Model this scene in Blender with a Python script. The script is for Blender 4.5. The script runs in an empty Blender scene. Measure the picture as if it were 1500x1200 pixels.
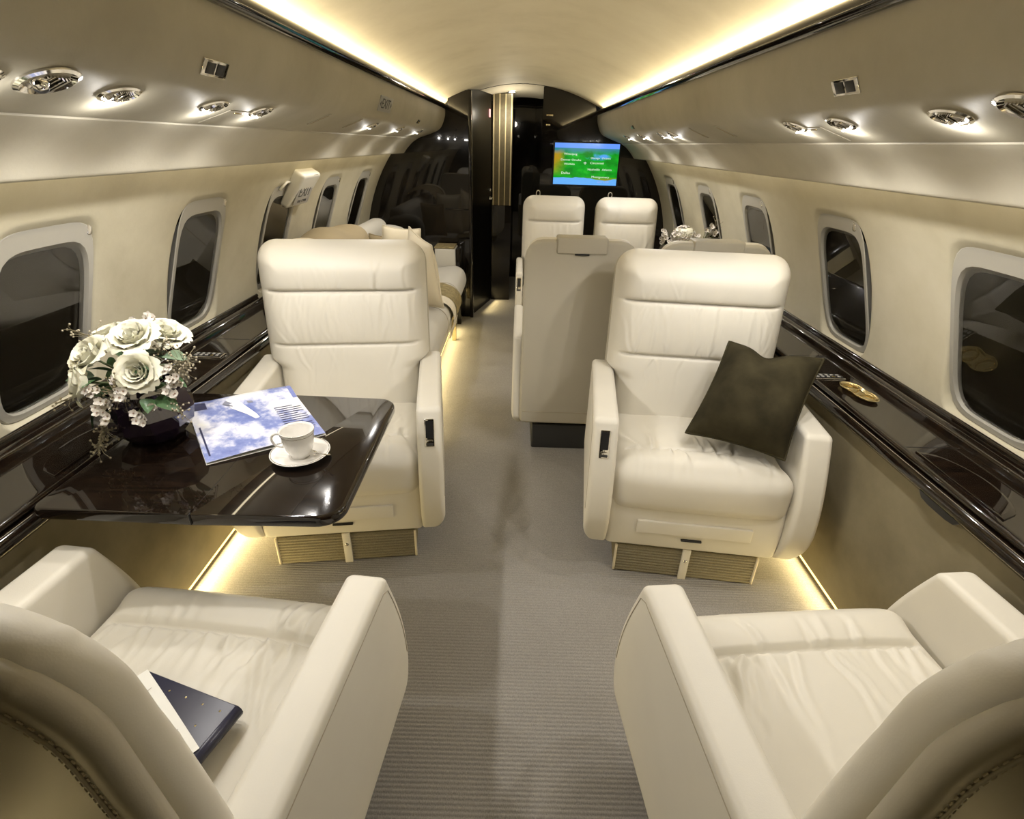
import bpy, bmesh, math, random
import numpy as np
from mathutils import Vector, Matrix
random.seed(7); RNG = np.random.RandomState(7)
PI = math.pi
SC = bpy.context.scene
COL = SC.collection

# ------------------------------------------------------------------ camera
def make_camera():
    roll, pitch, yaw = math.radians(1.6), math.radians(26.8), math.radians(.14)
    fw = Vector((-math.sin(yaw)*math.cos(pitch), math.cos(yaw)*math.cos(pitch), -math.sin(pitch)))
    r0 = Vector((math.cos(yaw), math.sin(yaw), 0)); u0 = r0.cross(fw)
    r = r0*math.cos(roll)+u0*math.sin(roll); u = u0*math.cos(roll)-r0*math.sin(roll)
    m = Matrix((( r.x, u.x, -fw.x, -0.016), (r.y, u.y, -fw.y, 0), (r.z, u.z, -fw.z, 1.40), (0, 0, 0, 1)))
    c = bpy.data.cameras.new('camera'); c.sensor_fit = 'HORIZONTAL'; c.sensor_width = 36; c.lens = 18.48
    c.clip_start = .02
    o = bpy.data.objects.new('camera', c); o.matrix_world = m; COL.objects.link(o); SC.camera = o
make_camera()

# ------------------------------------------------------------------ world, exposure, large lights
w = bpy.data.worlds.new('night'); SC.world = w; w.use_nodes = True
w.node_tree.nodes['Background'].inputs[0].default_value = (.30, .30, .32, 1)
w.node_tree.nodes['Background'].inputs[1].default_value = .02
SC.view_settings.view_transform = 'Standard'; SC.view_settings.look = 'None'
SC.view_settings.gamma = 1; SC.view_settings.use_curve_mapping = False
SC.view_settings.exposure = -0.22

WARM = (1.0, .80, .40); SOFT = (1.0, .91, .74); COOL = (1.0, .96, .91)
def area(name, loc, direction, sx, sy, power, color, along=(0, 1, 0), spread=PI):
    l = bpy.data.lights.new(name, 'AREA'); l.shape = 'RECTANGLE'; l.size = sx; l.size_y = sy
    l.energy = power; l.color = color; l.spread = spread
    o = bpy.data.objects.new(name, l); COL.objects.link(o)
    z = -Vector(direction).normalized(); x = Vector(along).normalized(); x = (x - z*x.dot(z)).normalized(); y = z.cross(x)
    o.matrix_world = Matrix(((x.x, y.x, z.x, loc[0]), (x.y, y.y, z.y, loc[1]), (x.z, y.z, z.z, loc[2]), (0, 0, 0, 1)))
    return o
def spot(name, loc, target, power, color, angle=100, blend=.6, radius=.012):
    l = bpy.data.lights.new(name, 'SPOT'); l.energy = power; l.color = color
    l.spot_size = math.radians(angle); l.spot_blend = blend; l.shadow_soft_size = radius
    o = bpy.data.objects.new(name, l); COL.objects.link(o)
    o.location = loc; o.rotation_euler = (Vector(target)-Vector(loc)).to_track_quat('-Z', 'Y').to_euler()
    return o
def point(name, loc, power, color, radius=.01):
    l = bpy.data.lights.new(name, 'POINT'); l.energy = power; l.color = color; l.shadow_soft_size = radius
    o = bpy.data.objects.new(name, l); COL.objects.link(o); o.location = loc; return o

P_CEIL, P_WALL, P_FLOOR, P_SPOT, P_SPLASH = 20, 5.0, 16, 9.5, .50
YB, YF = -.50, 4.75      # aft and forward ends of the cabin
for s in (-1, 1):
    area('ceiling_cove_light', (s*.632, (.55+YF)/2, 1.650), (-s*.95, 0, .30), YF-.55, .012, P_CEIL, (1, .84, .55))
    area('wall_wash_light', (s*.975, (YB+YF)/2, 1.355), (s*.45, 0, -.9), YF-YB, .02, P_WALL, (1, .84, .56))
    area('floor_wash_light', (s*1.088, 1.0 if s < 0 else 2.2, .040), (-s*.93, 0, -.30), 2.8 if s < 0 else 5.2, .012, P_FLOOR, WARM)
area('sofa_toe_light', (-.53, 3.3, .07), (.75, 0, -.6), 1.9, .015, 6, WARM)
area('galley_toe_light', (-.27, 4.95, .06), (.9, -.2, -.35), .45, .02, .9, WARM)

# reading light positions: (side, y, power factor)
READING = [(-1, .76, 1), (-1, 1.037, 1.1), (-1, 1.348, 1), (-1, 1.586, .9), (-1, 2.753, .8), (-1, 3.363, .8), (-1, 4.004, .8),
           (1, 1.023, 1.1), (1, 1.362, 1), (1, 1.586, .9), (1, 2.836, .7), (1, 3.036, .7), (1, 3.543, .8), (1, 4.021, .8),
           (1, .62, .35)]
# ------------------------------------------------------------------ node helpers / materials
def new_mat(name):
    m = bpy.data.materials.new(name); m.use_nodes = True
    nt = m.node_tree; b = nt.nodes['Principled BSDF']; return m, nt, b
def coords(nt, scale=(1, 1, 1), rot=(0, 0, 0)):
    t = nt.nodes.new('ShaderNodeTexCoord'); mp = nt.nodes.new('ShaderNodeMapping')
    mp.inputs['Scale'].default_value = scale; mp.inputs['Rotation'].default_value = rot
    nt.links.new(t.outputs['Object'], mp.inputs[0]); return mp.outputs[0]
def noise(nt, vec, scale, detail=4, rough=.55):
    n = nt.nodes.new('ShaderNodeTexNoise'); n.inputs['Scale'].default_value = scale
    n.inputs['Detail'].default_value = detail; n.inputs['Roughness'].default_value = rough
    nt.links.new(vec, n.inputs['Vector']); return n.outputs['Fac']
def ramp(nt, fac, stops):
    r = nt.nodes.new('ShaderNodeValToRGB'); e = r.color_ramp.elements
    while len(e) < len(stops): e.new(.5)
    for el, (p, c) in zip(e, stops): el.position = p; el.color = (*c, 1) if len(c) == 3 else c
    nt.links.new(fac, r.inputs[0]); return r.outputs[0]
def bump(nt, b, h, strength, dist=.01):
    n = nt.nodes.new('ShaderNodeBump'); n.inputs['Strength'].default_value = strength
    n.inputs['Distance'].default_value = dist
    nt.links.new(h, n.inputs['Height']); nt.links.new(n.outputs[0], b.inputs['Normal'])
def simple(name, col, rough=.5, metal=0, coat=0, spec=.5, bump_s=0, bump_scale=300, var=0, vscale=3):
    m, nt, b = new_mat(name)
    b.inputs['Base Color'].default_value = (*col, 1); b.inputs['Roughness'].default_value = rough
    b.inputs['Metallic'].default_value = metal; b.inputs['Coat Weight'].default_value = coat
    b.inputs['Coat Roughness'].default_value = .03; b.inputs['Specular IOR Level'].default_value = spec
    if var or bump_s: v = coords(nt)
    if var:
        f = noise(nt, v, vscale)
        lo = tuple(c*(1-var) for c in col); hi = tuple(min(1, c*(1+var)) for c in col)
        nt.links.new(ramp(nt, f, [(.3, lo), (.7, hi)]), b.inputs['Base Color'])
    if bump_s: bump(nt, b, noise(nt, v, bump_scale, 3), bump_s, .002)
    return m
def leather(name, col, rough=.48):
    m, nt, b = new_mat(name); v = coords(nt)
    nt.links.new(ramp(nt, noise(nt, v, 4), [(.3, tuple(c*.96 for c in col)), (.7, tuple(c*1.03 for c in col))]), b.inputs['Base Color'])
    b.inputs['Roughness'].default_value = rough; b.inputs['Specular IOR Level'].default_value = .35
    vo = nt.nodes.new('ShaderNodeTexVoronoi'); vo.inputs['Scale'].default_value = 420; nt.links.new(v, vo.inputs['Vector'])
    bump(nt, b, vo.outputs['Distance'], .07, .001)
    return m
M = {}
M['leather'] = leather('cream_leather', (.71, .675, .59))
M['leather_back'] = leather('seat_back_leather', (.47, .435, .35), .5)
M['seam'] = simple('seam_thread', (.42, .37, .28), .7)
M['stitch'] = simple('stitch_thread', (.60, .54, .42), .7)
M['chrome'] = simple('polished_chrome', (.82, .80, .76), .09, 1)
M['gold'] = simple('brushed_gold', (.78, .66, .38), .18, 1)
M['black'] = simple('black_plastic', (.012, .012, .013), .3)
M['dark'] = simple('dark_rubber', (.03, .03, .03), .6)
M['white'] = simple('white_plastic', (.62, .60, .53), .35)
M['window_white'] = simple('window_frame_plastic', (.34, .325, .285), .42)
M['porcelain'] = simple('porcelain', (.86, .84, .80), .12, coat=.6)
M['silverband'] = simple('platinum_band', (.5, .47, .40), .2, 1)
M['paper'] = simple('white_paper', (.78, .77, .72), .6)
M['ink'] = simple('black_ink', (.02, .02, .02), .6)
M['whiteink'] = simple('white_ink', (.75, .75, .72), .5)
M['linen'] = simple('cream_linen', (.70, .63, .48), .85, bump_s=.25, bump_scale=500, var=.05)
M['suede'] = simple('olive_brown_suede', (.040, .034, .018), .95, spec=.12, bump_s=.2, bump_scale=260, var=.42, vscale=9)
M['sofafab'] = simple('pale_grey_sofa_fabric', (.55, .53, .48), .8, bump_s=.25, bump_scale=600)
M['throw'] = simple('olive_knit', (.26, .21, .10), .9, bump_s=.6, bump_scale=180, var=.3, vscale=40)
M['brownthrow'] = simple('tan_fabric', (.30, .24, .14), .85, bump_s=.3, bump_scale=300, var=.12)
M['fringe'] = simple('cream_fringe', (.74, .68, .55), .85)
M['placard'] = simple('grey_placard', (.36, .35, .33), .4)

def marble(name, c1, c2, c3, rough=.62, sc=3.0):
    m, nt, b = new_mat(name); v = coords(nt)
    f = noise(nt, v, sc, 7, .62)
    nt.links.new(ramp(nt, f, [(.28, c1), (.5, c2), (.74, c3)]), b.inputs['Base Color'])
    b.inputs['Roughness'].default_value = rough; b.inputs['Specular IOR Level'].default_value = .3
    bump(nt, b, noise(nt, v, 120, 4), .12, .002)
    return m
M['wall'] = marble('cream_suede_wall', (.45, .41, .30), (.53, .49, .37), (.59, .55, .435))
M['valance'] = marble('cream_suede_lit_valance', (.44, .405, .32), (.50, .465, .375), (.55, .515, .42))  # lighter copy of the soffit suede, lamp light put into the colour
M['soffit'] = marble('cream_suede_shaded_soffit', (.345, .315, .245), (.40, .37, .29), (.45, .42, .335))  # same suede as the valance, darkened: shade put into the colour
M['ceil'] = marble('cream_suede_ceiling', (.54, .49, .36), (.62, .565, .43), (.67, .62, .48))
M['dado'] = marble('taupe_suede_dado', (.17, .145, .09), (.215, .185, .115), (.26, .225, .145), .8, 5)

def blackwood(name, base=(.006, .004, .003), hi=(.020, .011, .006)):
    m, nt, b = new_mat(name); v = coords(nt, (3, 60, 3))
    nt.links.new(ramp(nt, noise(nt, v, 2.2, 6, .6), [(.42, base), (.72, hi)]), b.inputs['Base Color'])
    b.inputs['Roughness'].default_value = .12; b.inputs['Coat Weight'].default_value = 1
    b.inputs['Coat Roughness'].default_value = .015; b.inputs['Coat IOR'].default_value = 1.45; b.inputs['Specular IOR Level'].default_value = .12
    return m
M['lacquer'] = blackwood('black_wood_lacquer')
M['lacquer_x'] = blackwood('black_bulkhead_lacquer', (.006, .005, .004), (.014, .010, .007))

M['satin_black'] = simple('satin_black_door', (.004, .0035, .003), .3, spec=.12)
def carpet():
    m, nt, b = new_mat('ribbed_carpet'); v = coords(nt)
    c = ramp(nt, noise(nt, v, 2.0, 3), [(.3, (.345, .325, .295)), (.7, (.395, .375, .345))])
    fine = noise(nt, coords(nt, (1, .35, 1)), 420, 2)
    mx = nt.nodes.new('ShaderNodeMix'); mx.data_type = 'RGBA'; mx.blend_type = 'MULTIPLY'; mx.inputs[0].default_value = .55
    nt.links.new(c, mx.inputs[6]); nt.links.new(ramp(nt, fine, [(.3, (.55, .55, .55)), (.7, (1.1, 1.1, 1.1))]), mx.inputs[7])
    nt.links.new(mx.outputs[2], b.inputs['Base Color']); b.inputs['Roughness'].default_value = .95
    b.inputs['Specular IOR Level'].default_value = .1
    bump(nt, b, fine, .5, .003)
    return m
M['carpet'] = carpet()
def ribfab():
    m, nt, b = new_mat('shaded_ribbed_base_fabric')
    v = coords(nt); n = noise(nt, v, 300, 2)
    nt.links.new(ramp(nt, n, [(.3, (.20, .175, .11)), (.7, (.29, .255, .17))]), b.inputs['Base Color'])  # albedo lowered, the shade under the seat is in the colour
    b.inputs['Roughness'].default_value = .95; bump(nt, b, n, .4, .002); return m
M['ribfab'] = ribfab()
def emit(name, col, s):
    m, nt, b = new_mat(name); b.inputs['Base Color'].default_value = (*col, 1)
    b.inputs['Emission Color'].default_value = (*col, 1); b.inputs['Emission Strength'].default_value = s; return m
M['led_warm'] = emit('warm_led_strip', (1, .74, .28), 3)
M['lamp'] = emit('reading_lamp_glow', (1, .95, .86), 12)
M['downlight'] = emit('vestibule_lamp_glow', (1, .95, .85), 14)
M['red'] = emit('small_red_sign_glow', (1, .35, .35), 1.5)
def glass(name, tint=(.9, .9, .88), rough=.0):
    m, nt, b = new_mat(name); b.inputs['Base Color'].default_value = (*tint, 1)
    b.inputs['Transmission Weight'].default_value = 1; b.inputs['Roughness'].default_value = rough; b.inputs['IOR'].default_value = 1.55
    return m
M['glass'] = glass('window_glass')
m, nt, b = new_mat('dark_outer_glass'); b.inputs['Base Color'].default_value = (.022, .019, .012, 1); b.inputs['Roughness'].default_value = .08; b.inputs['Specular IOR Level'].default_value = .25; M['outerglass'] = m
m, nt, b = new_mat('smoked_purple_glass'); b.inputs['Base Color'].default_value = (.018, .010, .022, 1); b.inputs['Roughness'].default_value = .04
b.inputs['Coat Weight'].default_value = 1; b.inputs['Coat IOR'].default_value = 1.8; M['vase'] = m
def striped():
    m, nt, b = new_mat('striped_taupe_fabric'); v = coords(nt)
    nt.links.new(ramp(nt, noise(nt, v, 40, 2), [(.3, (.11, .09, .048)), (.7, (.14, .115, .062))]), b.inputs['Base Color']); b.inputs['Roughness'].default_value = .7
    return m
M['stripe'] = striped(); M['stripe_light'] = simple('cream_stripe', (.62, .52, .30), .6)
def petal_mat(name, c1, c2):
    m, nt, b = new_mat(name)
    v = coords(nt); nt.links.new(ramp(nt, noise(nt, v, 30, 3), [(.3, c1), (.7, c2)]), b.inputs['Base Color'])
    b.inputs['Roughness'].default_value = .55; b.inputs['Subsurface Weight'].default_value = .15
    b.inputs['Subsurface Radius'].default_value = (.01, .01, .006); b.inputs['Subsurface Scale'].default_value = .3
    return m
M['petal'] = petal_mat('white_rose_petal', (.66, .645, .51), (.74, .725, .61))
M['waxpetal'] = petal_mat('wax_flower_petal', (.60, .56, .50), (.68, .64, .58))
M['wax_eye'] = simple('wax_flower_eye', (.30, .20, .14), .6)
M['leaf'] = simple('green_leaf', (.055, .12, .045), .4, var=.35, vscale=25)
M['leafpale'] = simple('grey_green_leaf', (.13, .19, .12), .45, var=.25, vscale=25)
M['seed'] = simple('eucalyptus_seed', (.20, .17, .10), .7, var=.3, vscale=60)
M['seedpale'] = simple('pale_eucalyptus_seed', (.42, .37, .27), .7, var=.25, vscale=60)
M['stem'] = simple('green_stem', (.07, .09, .03), .6)

# ------------------------------------------------------------------ object helpers
def props(o, label=None, cat=None, group=None, kind=None):
    if label: o['label'] = label
    if cat: o['category'] = cat
    if group: o['group'] = group
    if kind: o['kind'] = kind
    return o
def thing(name, label, cat, loc=(0, 0, 0), rz=0, group=None, rot=None):
    o = bpy.data.objects.new(name, None); COL.objects.link(o); o.empty_display_size = .05
    o.location = loc; o.rotation_euler = rot if rot is not None else (0, 0, rz)
    return props(o, label, cat, group)
def obj(name, V, F, mat, parent=None, smooth=True, loc=None, rot=None, label=None, kind=None, auto=None):
    me = bpy.data.meshes.new(name); me.from_pydata([tuple(map(float, v)) for v in V], [], [tuple(map(int, f)) for f in F]); me.update()
    return obj_me(name, me, mat, parent, smooth, loc, rot, label, kind, auto)
def obj_me(name, me, mat, parent=None, smooth=True, loc=None, rot=None, label=None, kind=None, auto=None):
    if isinstance(mat, (list, tuple)):
        for q in mat: me.materials.append(q)
    elif mat is not None and not me.materials: me.materials.append(mat)
    me.shade_smooth() if smooth else me.shade_flat()
    if auto is not None and smooth:
        me.set_sharp_from_angle(angle=math.radians(auto))
    o = bpy.data.objects.new(name, me); COL.objects.link(o); o.parent = parent
    if loc is not None: o.location = loc
    if rot is not None: o.rotation_euler = rot
    if label: o['label'] = label
    if kind: o['kind'] = kind
    return o
def join(parts):
    V = []; F = []; n = 0
    for v, f in parts:
        V += [tuple(p) for p in v]; F += [tuple(i+n for i in q) for q in f]; n += len(v)
    return V, F
def box(x0, x1, y0, y1, z0, z1):
    V = [(x, y, z) for x in (x0, x1) for y in (y0, y1) for z in (z0, z1)]
    F = [(0, 1, 3, 2), (4, 6, 7, 5), (0, 4, 5, 1), (2, 3, 7, 6), (0, 2, 6, 4), (1, 5, 7, 3)]
    return V, F
def bevbox(name, dims, mat, parent=None, r=.005, seg=3, **k):
    x0, x1, y0, y1, z0, z1 = dims; bm = bmesh.new()
    V, F = box(*dims); vs = [bm.verts.new(v) for v in V]
    for f in F: bm.faces.new([vs[i] for i in f])
    bmesh.ops.recalc_face_normals(bm, faces=bm.faces)
    bmesh.ops.bevel(bm, geom=list(bm.edges), offset=min(r, (x1-x0)*.49, (y1-y0)*.49, (z1-z0)*.49), segments=seg, profile=.5, affect='EDGES')
    me = bpy.data.meshes.new(name); bm.to_mesh(me); bm.free()
    return obj_me(name, me, mat, parent, True, auto=40, **k)
def poly_prism(name, pts, z0, z1, mat, parent=None, r=0, seg=3, smooth=True, M4=None, skip_x=None, **k):
    """pts 2D outline in xy, extruded z0..z1, optional bevel of the rims"""
    bm = bmesh.new(); a = [bm.verts.new((x, y, z0)) for x, y in pts]; b_ = [bm.verts.new((x, y, z1)) for x, y in pts]
    n = len(pts); bm.faces.new(a[::-1]); bm.faces.new(b_)
    for i in range(n): bm.faces.new((a[i], a[(i+1) % n], b_[(i+1) % n], b_[i]))
    bmesh.ops.recalc_face_normals(bm, faces=bm.faces)
    if r:
        rim = [e for e in bm.edges if abs(e.verts[0].co.z-e.verts[1].co.z) < 1e-6 and not (skip_x is not None and all(abs(v.co.x-skip_x) < .004 for v in e.verts))]
        bmesh.ops.bevel(bm, geom=rim, offset=r, segments=seg, profile=.5, affect='EDGES')
    if M4 is not None: bm.transform(M4)
    me = bpy.data.meshes.new(name); bm.to_mesh(me); bm.free()
    return obj_me(name, me, mat, parent, smooth, auto=35, **k)
def rrect(x0, x1, y0, y1, r, n=6):
    if not isinstance(r, (list, tuple)): r = [r]*4
    out = []
    for (cx, cy, a0), rr in zip(((x1, y1, 0), (x0, y1, 90), (x0, y0, 180), (x1, y0, 270)), r):
        sx = -1 if cx == x1 else 1; sy = -1 if cy == y1 else 1
        for i in range(n+1):
            a = math.radians(a0+90*i/n); out.append((cx+sx*rr+rr*math.cos(a), cy+sy*rr+rr*math.sin(a)))
    return out
def rbox(sx, sy, sz, r, d=.01, corner=4):
    """rounded box as a cube-surface grid -> numpy V, F"""
    def ax(s):
        h = s/2; rr = min(r, h*.98); c = [h-rr+rr*math.tan(math.radians(45*i/corner)) for i in range(1, corner+1)]
        n = max(1, int(round((2*(h-rr))/d))); inner = list(np.linspace(-(h-rr), h-rr, n+1))
        return np.array([-q for q in c[::-1]]+inner+c)
    X, Y, Z = ax(sx), ax(sy), ax(sz); V = []; F = []; off = 0
    for axis in range(3):
        A, B = [(Y, Z), (X, Z), (X, Y)][axis]; h = (sx/2, sy/2, sz/2)[axis]
        for sg in (-1, 1):
            ga, gb = np.meshgrid(A, B, indexing='ij'); c = np.full(ga.shape, sg*h)
            P = [np.stack(q, -1) for q in ((c, ga, gb), (ga, c, gb), (ga, gb, c))][axis].reshape(-1, 3)
            na, nb = len(A), len(B); I = np.arange(na*nb).reshape(na, nb)
            q = np.stack((I[:-1, :-1], I[1:, :-1], I[1:, 1:], I[:-1, 1:]), -1).reshape(-1, 4)+off
            if (sg < 0) != (axis == 1): q = q[:, ::-1]
            V.append(P); F.append(q); off += na*nb
    V = np.concatenate(V); F = np.concatenate(F)
    key = np.round(V*1e6).astype(np.int64); _, idx, inv = np.unique(key, axis=0, return_index=True, return_inverse=True)
    V = V[idx]; F = np.asarray(inv).reshape(-1)[F]
    H = np.array([sx, sy, sz])/2; R = np.minimum(r, H*.98); q = np.clip(V, -(H-R), H-R); dlt = (V-q)/R
    L = np.linalg.norm(dlt, axis=1, keepdims=True); L[L == 0] = 1
    V = q+dlt/L*R
    return V, F
def corner_round(V, i, j, hi, hj, R, signs, r=.02):
    """turn the small fillets (radius r) of the (i,j) cross-section corners into radius R"""
    for si, sj in signs:
        a = V[:, i]*si-(hi-R); b_ = V[:, j]*sj-(hj-R); m = (a > 0) & (b_ > 0)
        a, b_ = a[m], b_[m]; L = np.hypot(a, b_); ca, cb = a/L, b_/L
        flat = R/np.maximum(ca, cb); low = np.minimum(ca, cb)*flat
        d_ = (R-r)*(ca+cb); disc = d_*d_-(2*(R-r)**2-r*r)
        arc = d_+np.sqrt(np.clip(disc, 0, None))
        rho = np.where(low <= R-r, flat, arc); k = R/rho
        V[m, i] = si*(hi-R+a*k); V[m, j] = sj*(hj-R+b_*k)
    return V
def lathe(prof, n=32, cx=0, cy=0):
    V = []; F = []
    for r, z in prof:
        for i in range(n): a = 2*PI*i/n; V.append((cx+r*math.cos(a), cy+r*math.sin(a), z))
    for j in range(len(prof)-1):
        for i in range(n): F.append((j*n+i, j*n+(i+1) % n, (j+1)*n+(i+1) % n, (j+1)*n+i))
    return V, F
def tube(path, r, n=8, closed=False):
    P = [Vector(p) for p in path]; m = len(P); V = []; F = []
    up = Vector((0, 0, 1)); prev = None
    for i, p in enumerate(P):
        t = (P[(i+1) % m]-P[i-1]) if (closed or 0 < i < m-1) else (P[1]-P[0] if i == 0 else P[-1]-P[-2])
        t.normalize()
        if prev is None:
            a = up if abs(t.dot(up)) < .9 else Vector((1, 0, 0)); u = t.cross(a).normalized()
        else: u = (prev-t*prev.dot(t)).normalized()
        prev = u; w_ = t.cross(u); rr = r[i] if isinstance(r, (list, tuple)) else r
        for k in range(n): a = 2*PI*k/n; V.append(tuple(p+u*math.cos(a)*rr+w_*math.sin(a)*rr))
    for i in range(m if closed else m-1):
        j = (i+1) % m
        for k in range(n): F.append((i*n+k, i*n+(k+1) % n, j*n+(k+1) % n, j*n+k))
    if not closed: F.append(tuple(range(n))[::-1]); F.append(tuple(range((m-1)*n, m*n)))
    return V, F
def loft(profile, ys):
    """profile [(x,z)] swept along y values"""
    V = [(x, y, z) for y in ys for x, z in profile]; n = len(profile)
    F = [(j*n+i, j*n+i+1, (j+1)*n+i+1, (j+1)*n+i) for j in range(len(ys)-1) for i in range(n-1)]
    return V, F
def textobj(name, body, size, mat, parent, M4, label=None, align='CENTER', ext=.0003, sx=1):
    cu = bpy.data.curves.new('t', 'FONT'); cu.body = body; cu.size = size; cu.align_x = align; cu.align_y = 'CENTER'; cu.extrude = ext
    cu.resolution_u = 2
    to = bpy.data.objects.new('t', cu); COL.objects.link(to)
    dg = bpy.context.evaluated_depsgraph_get(); me = bpy.data.meshes.new_from_object(to.evaluated_get(dg))
    bpy.data.objects.remove(to)
    me.transform(Matrix.Diagonal((sx, 1, 1, 1))); me.transform(M4); me.materials.clear()
    return obj_me(name, me, mat, parent, False, label=label)
def frame(x, y, z, loc):
    x, y, z = Vector(x).normalized(), Vector(y).normalized(), Vector(z).normalized()
    return Matrix(((x.x, y.x, z.x, loc[0]), (x.y, y.y, z.y, loc[1]), (x.z, y.z, z.z, loc[2]), (0, 0, 0, 1)))
def smooth_poly(pts, n=6):
    """Catmull-Rom through 2D points"""
    out = []; P = [pts[0]]+list(pts)+[pts[-1]]
    for i in range(1, len(P)-2):
        for k in range(n):
            t = k/n; a, b_, c, d = [np.array(P[i+q]) for q in (-1, 0, 1, 2)]
            out.append(tuple(.5*((2*b_)+(c-a)*t+(2*a-5*b_+4*c-d)*t*t+(3*b_-a-3*c+d)*t**3)))
    out.append(tuple(pts[-1])); return out

# ================================================================== STRUCTURE
# floor: ribbed carpet, real ribs running across the cabin
def build_floor():
    per = .0115; ys = []; zs = []
    y = YB
    prof = []
    while y < 6.4:
        prof += [(y, -.0016), (y+per*.22, .0008), (y+per*.5, .0016), (y+per*.78, .0008)]; y += per
    V = []; F = []
    xs = [-1.16, 1.16]
    for x in xs:
        V += [(x, a, b_) for a, b_ in prof]
    n = len(prof); F = [(i, n+i, n+i+1, i+1) for i in range(n-1)]
    o = obj('floor', V, F, M['carpet']); props(o, 'ribbed grey beige carpet running the length of the cabin', kind='structure')
build_floor()

# ceiling arch
cp = [(x, 1.832-.405*x*x) for x in np.linspace(-.68, .68, 41)]
V, F = loft(cp, np.linspace(YB, 4.9, 12))
V2, F2 = loft([(x, z+.03) for x, z in cp], [YB, 4.9])
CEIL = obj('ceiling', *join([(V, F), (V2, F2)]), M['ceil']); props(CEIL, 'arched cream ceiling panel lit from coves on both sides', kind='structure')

SOFF = smooth_poly([(.600, 1.632), (.606, 1.57), (.64, 1.497), (.70, 1.463), (.815, 1.424)], 6)
FASC = smooth_poly([(.818, 1.4205), (.86, 1.395), (.905, 1.352), (.932, 1.318)], 5)
for s, yend in ((-1, 4.62), (1, 4.92)):
    ys = np.linspace(YB, yend, 10)
    side = 'left' if s < 0 else 'right'
    V, F = loft([(s*x, z) for x, z in SOFF]+[(s*.815, 1.432)], ys)
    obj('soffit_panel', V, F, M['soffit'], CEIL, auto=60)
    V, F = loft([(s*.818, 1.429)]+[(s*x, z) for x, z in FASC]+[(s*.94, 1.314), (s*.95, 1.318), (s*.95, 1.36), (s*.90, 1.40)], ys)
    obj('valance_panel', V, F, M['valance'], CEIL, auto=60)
    # backing between soffit and ceiling (hides the cove)
    V, F = loft([(s*.606, 1.632), (s*.66, 1.632), (s*.67, 1.66)], ys); obj('cove_trough', V, F, M['white'], CEIL)
# crown trims: rounded black lacquer bars
for k, s in enumerate((-1, 1)):
    c = [(s*(.596+.016*math.cos(a)), 1.640+.020*math.sin(a)) for a in np.linspace(0, 2*PI, 17)]
    V, F = loft(c, np.linspace(YB, 4.6 if s < 0 else 4.9, 3))
    o = obj('trim_%d' % (k+1), V, F, M['lacquer']); props(o, 'glossy black crown trim along the %s edge of the ceiling' % ('left' if s < 0 else 'right'), kind='structure')

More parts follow.
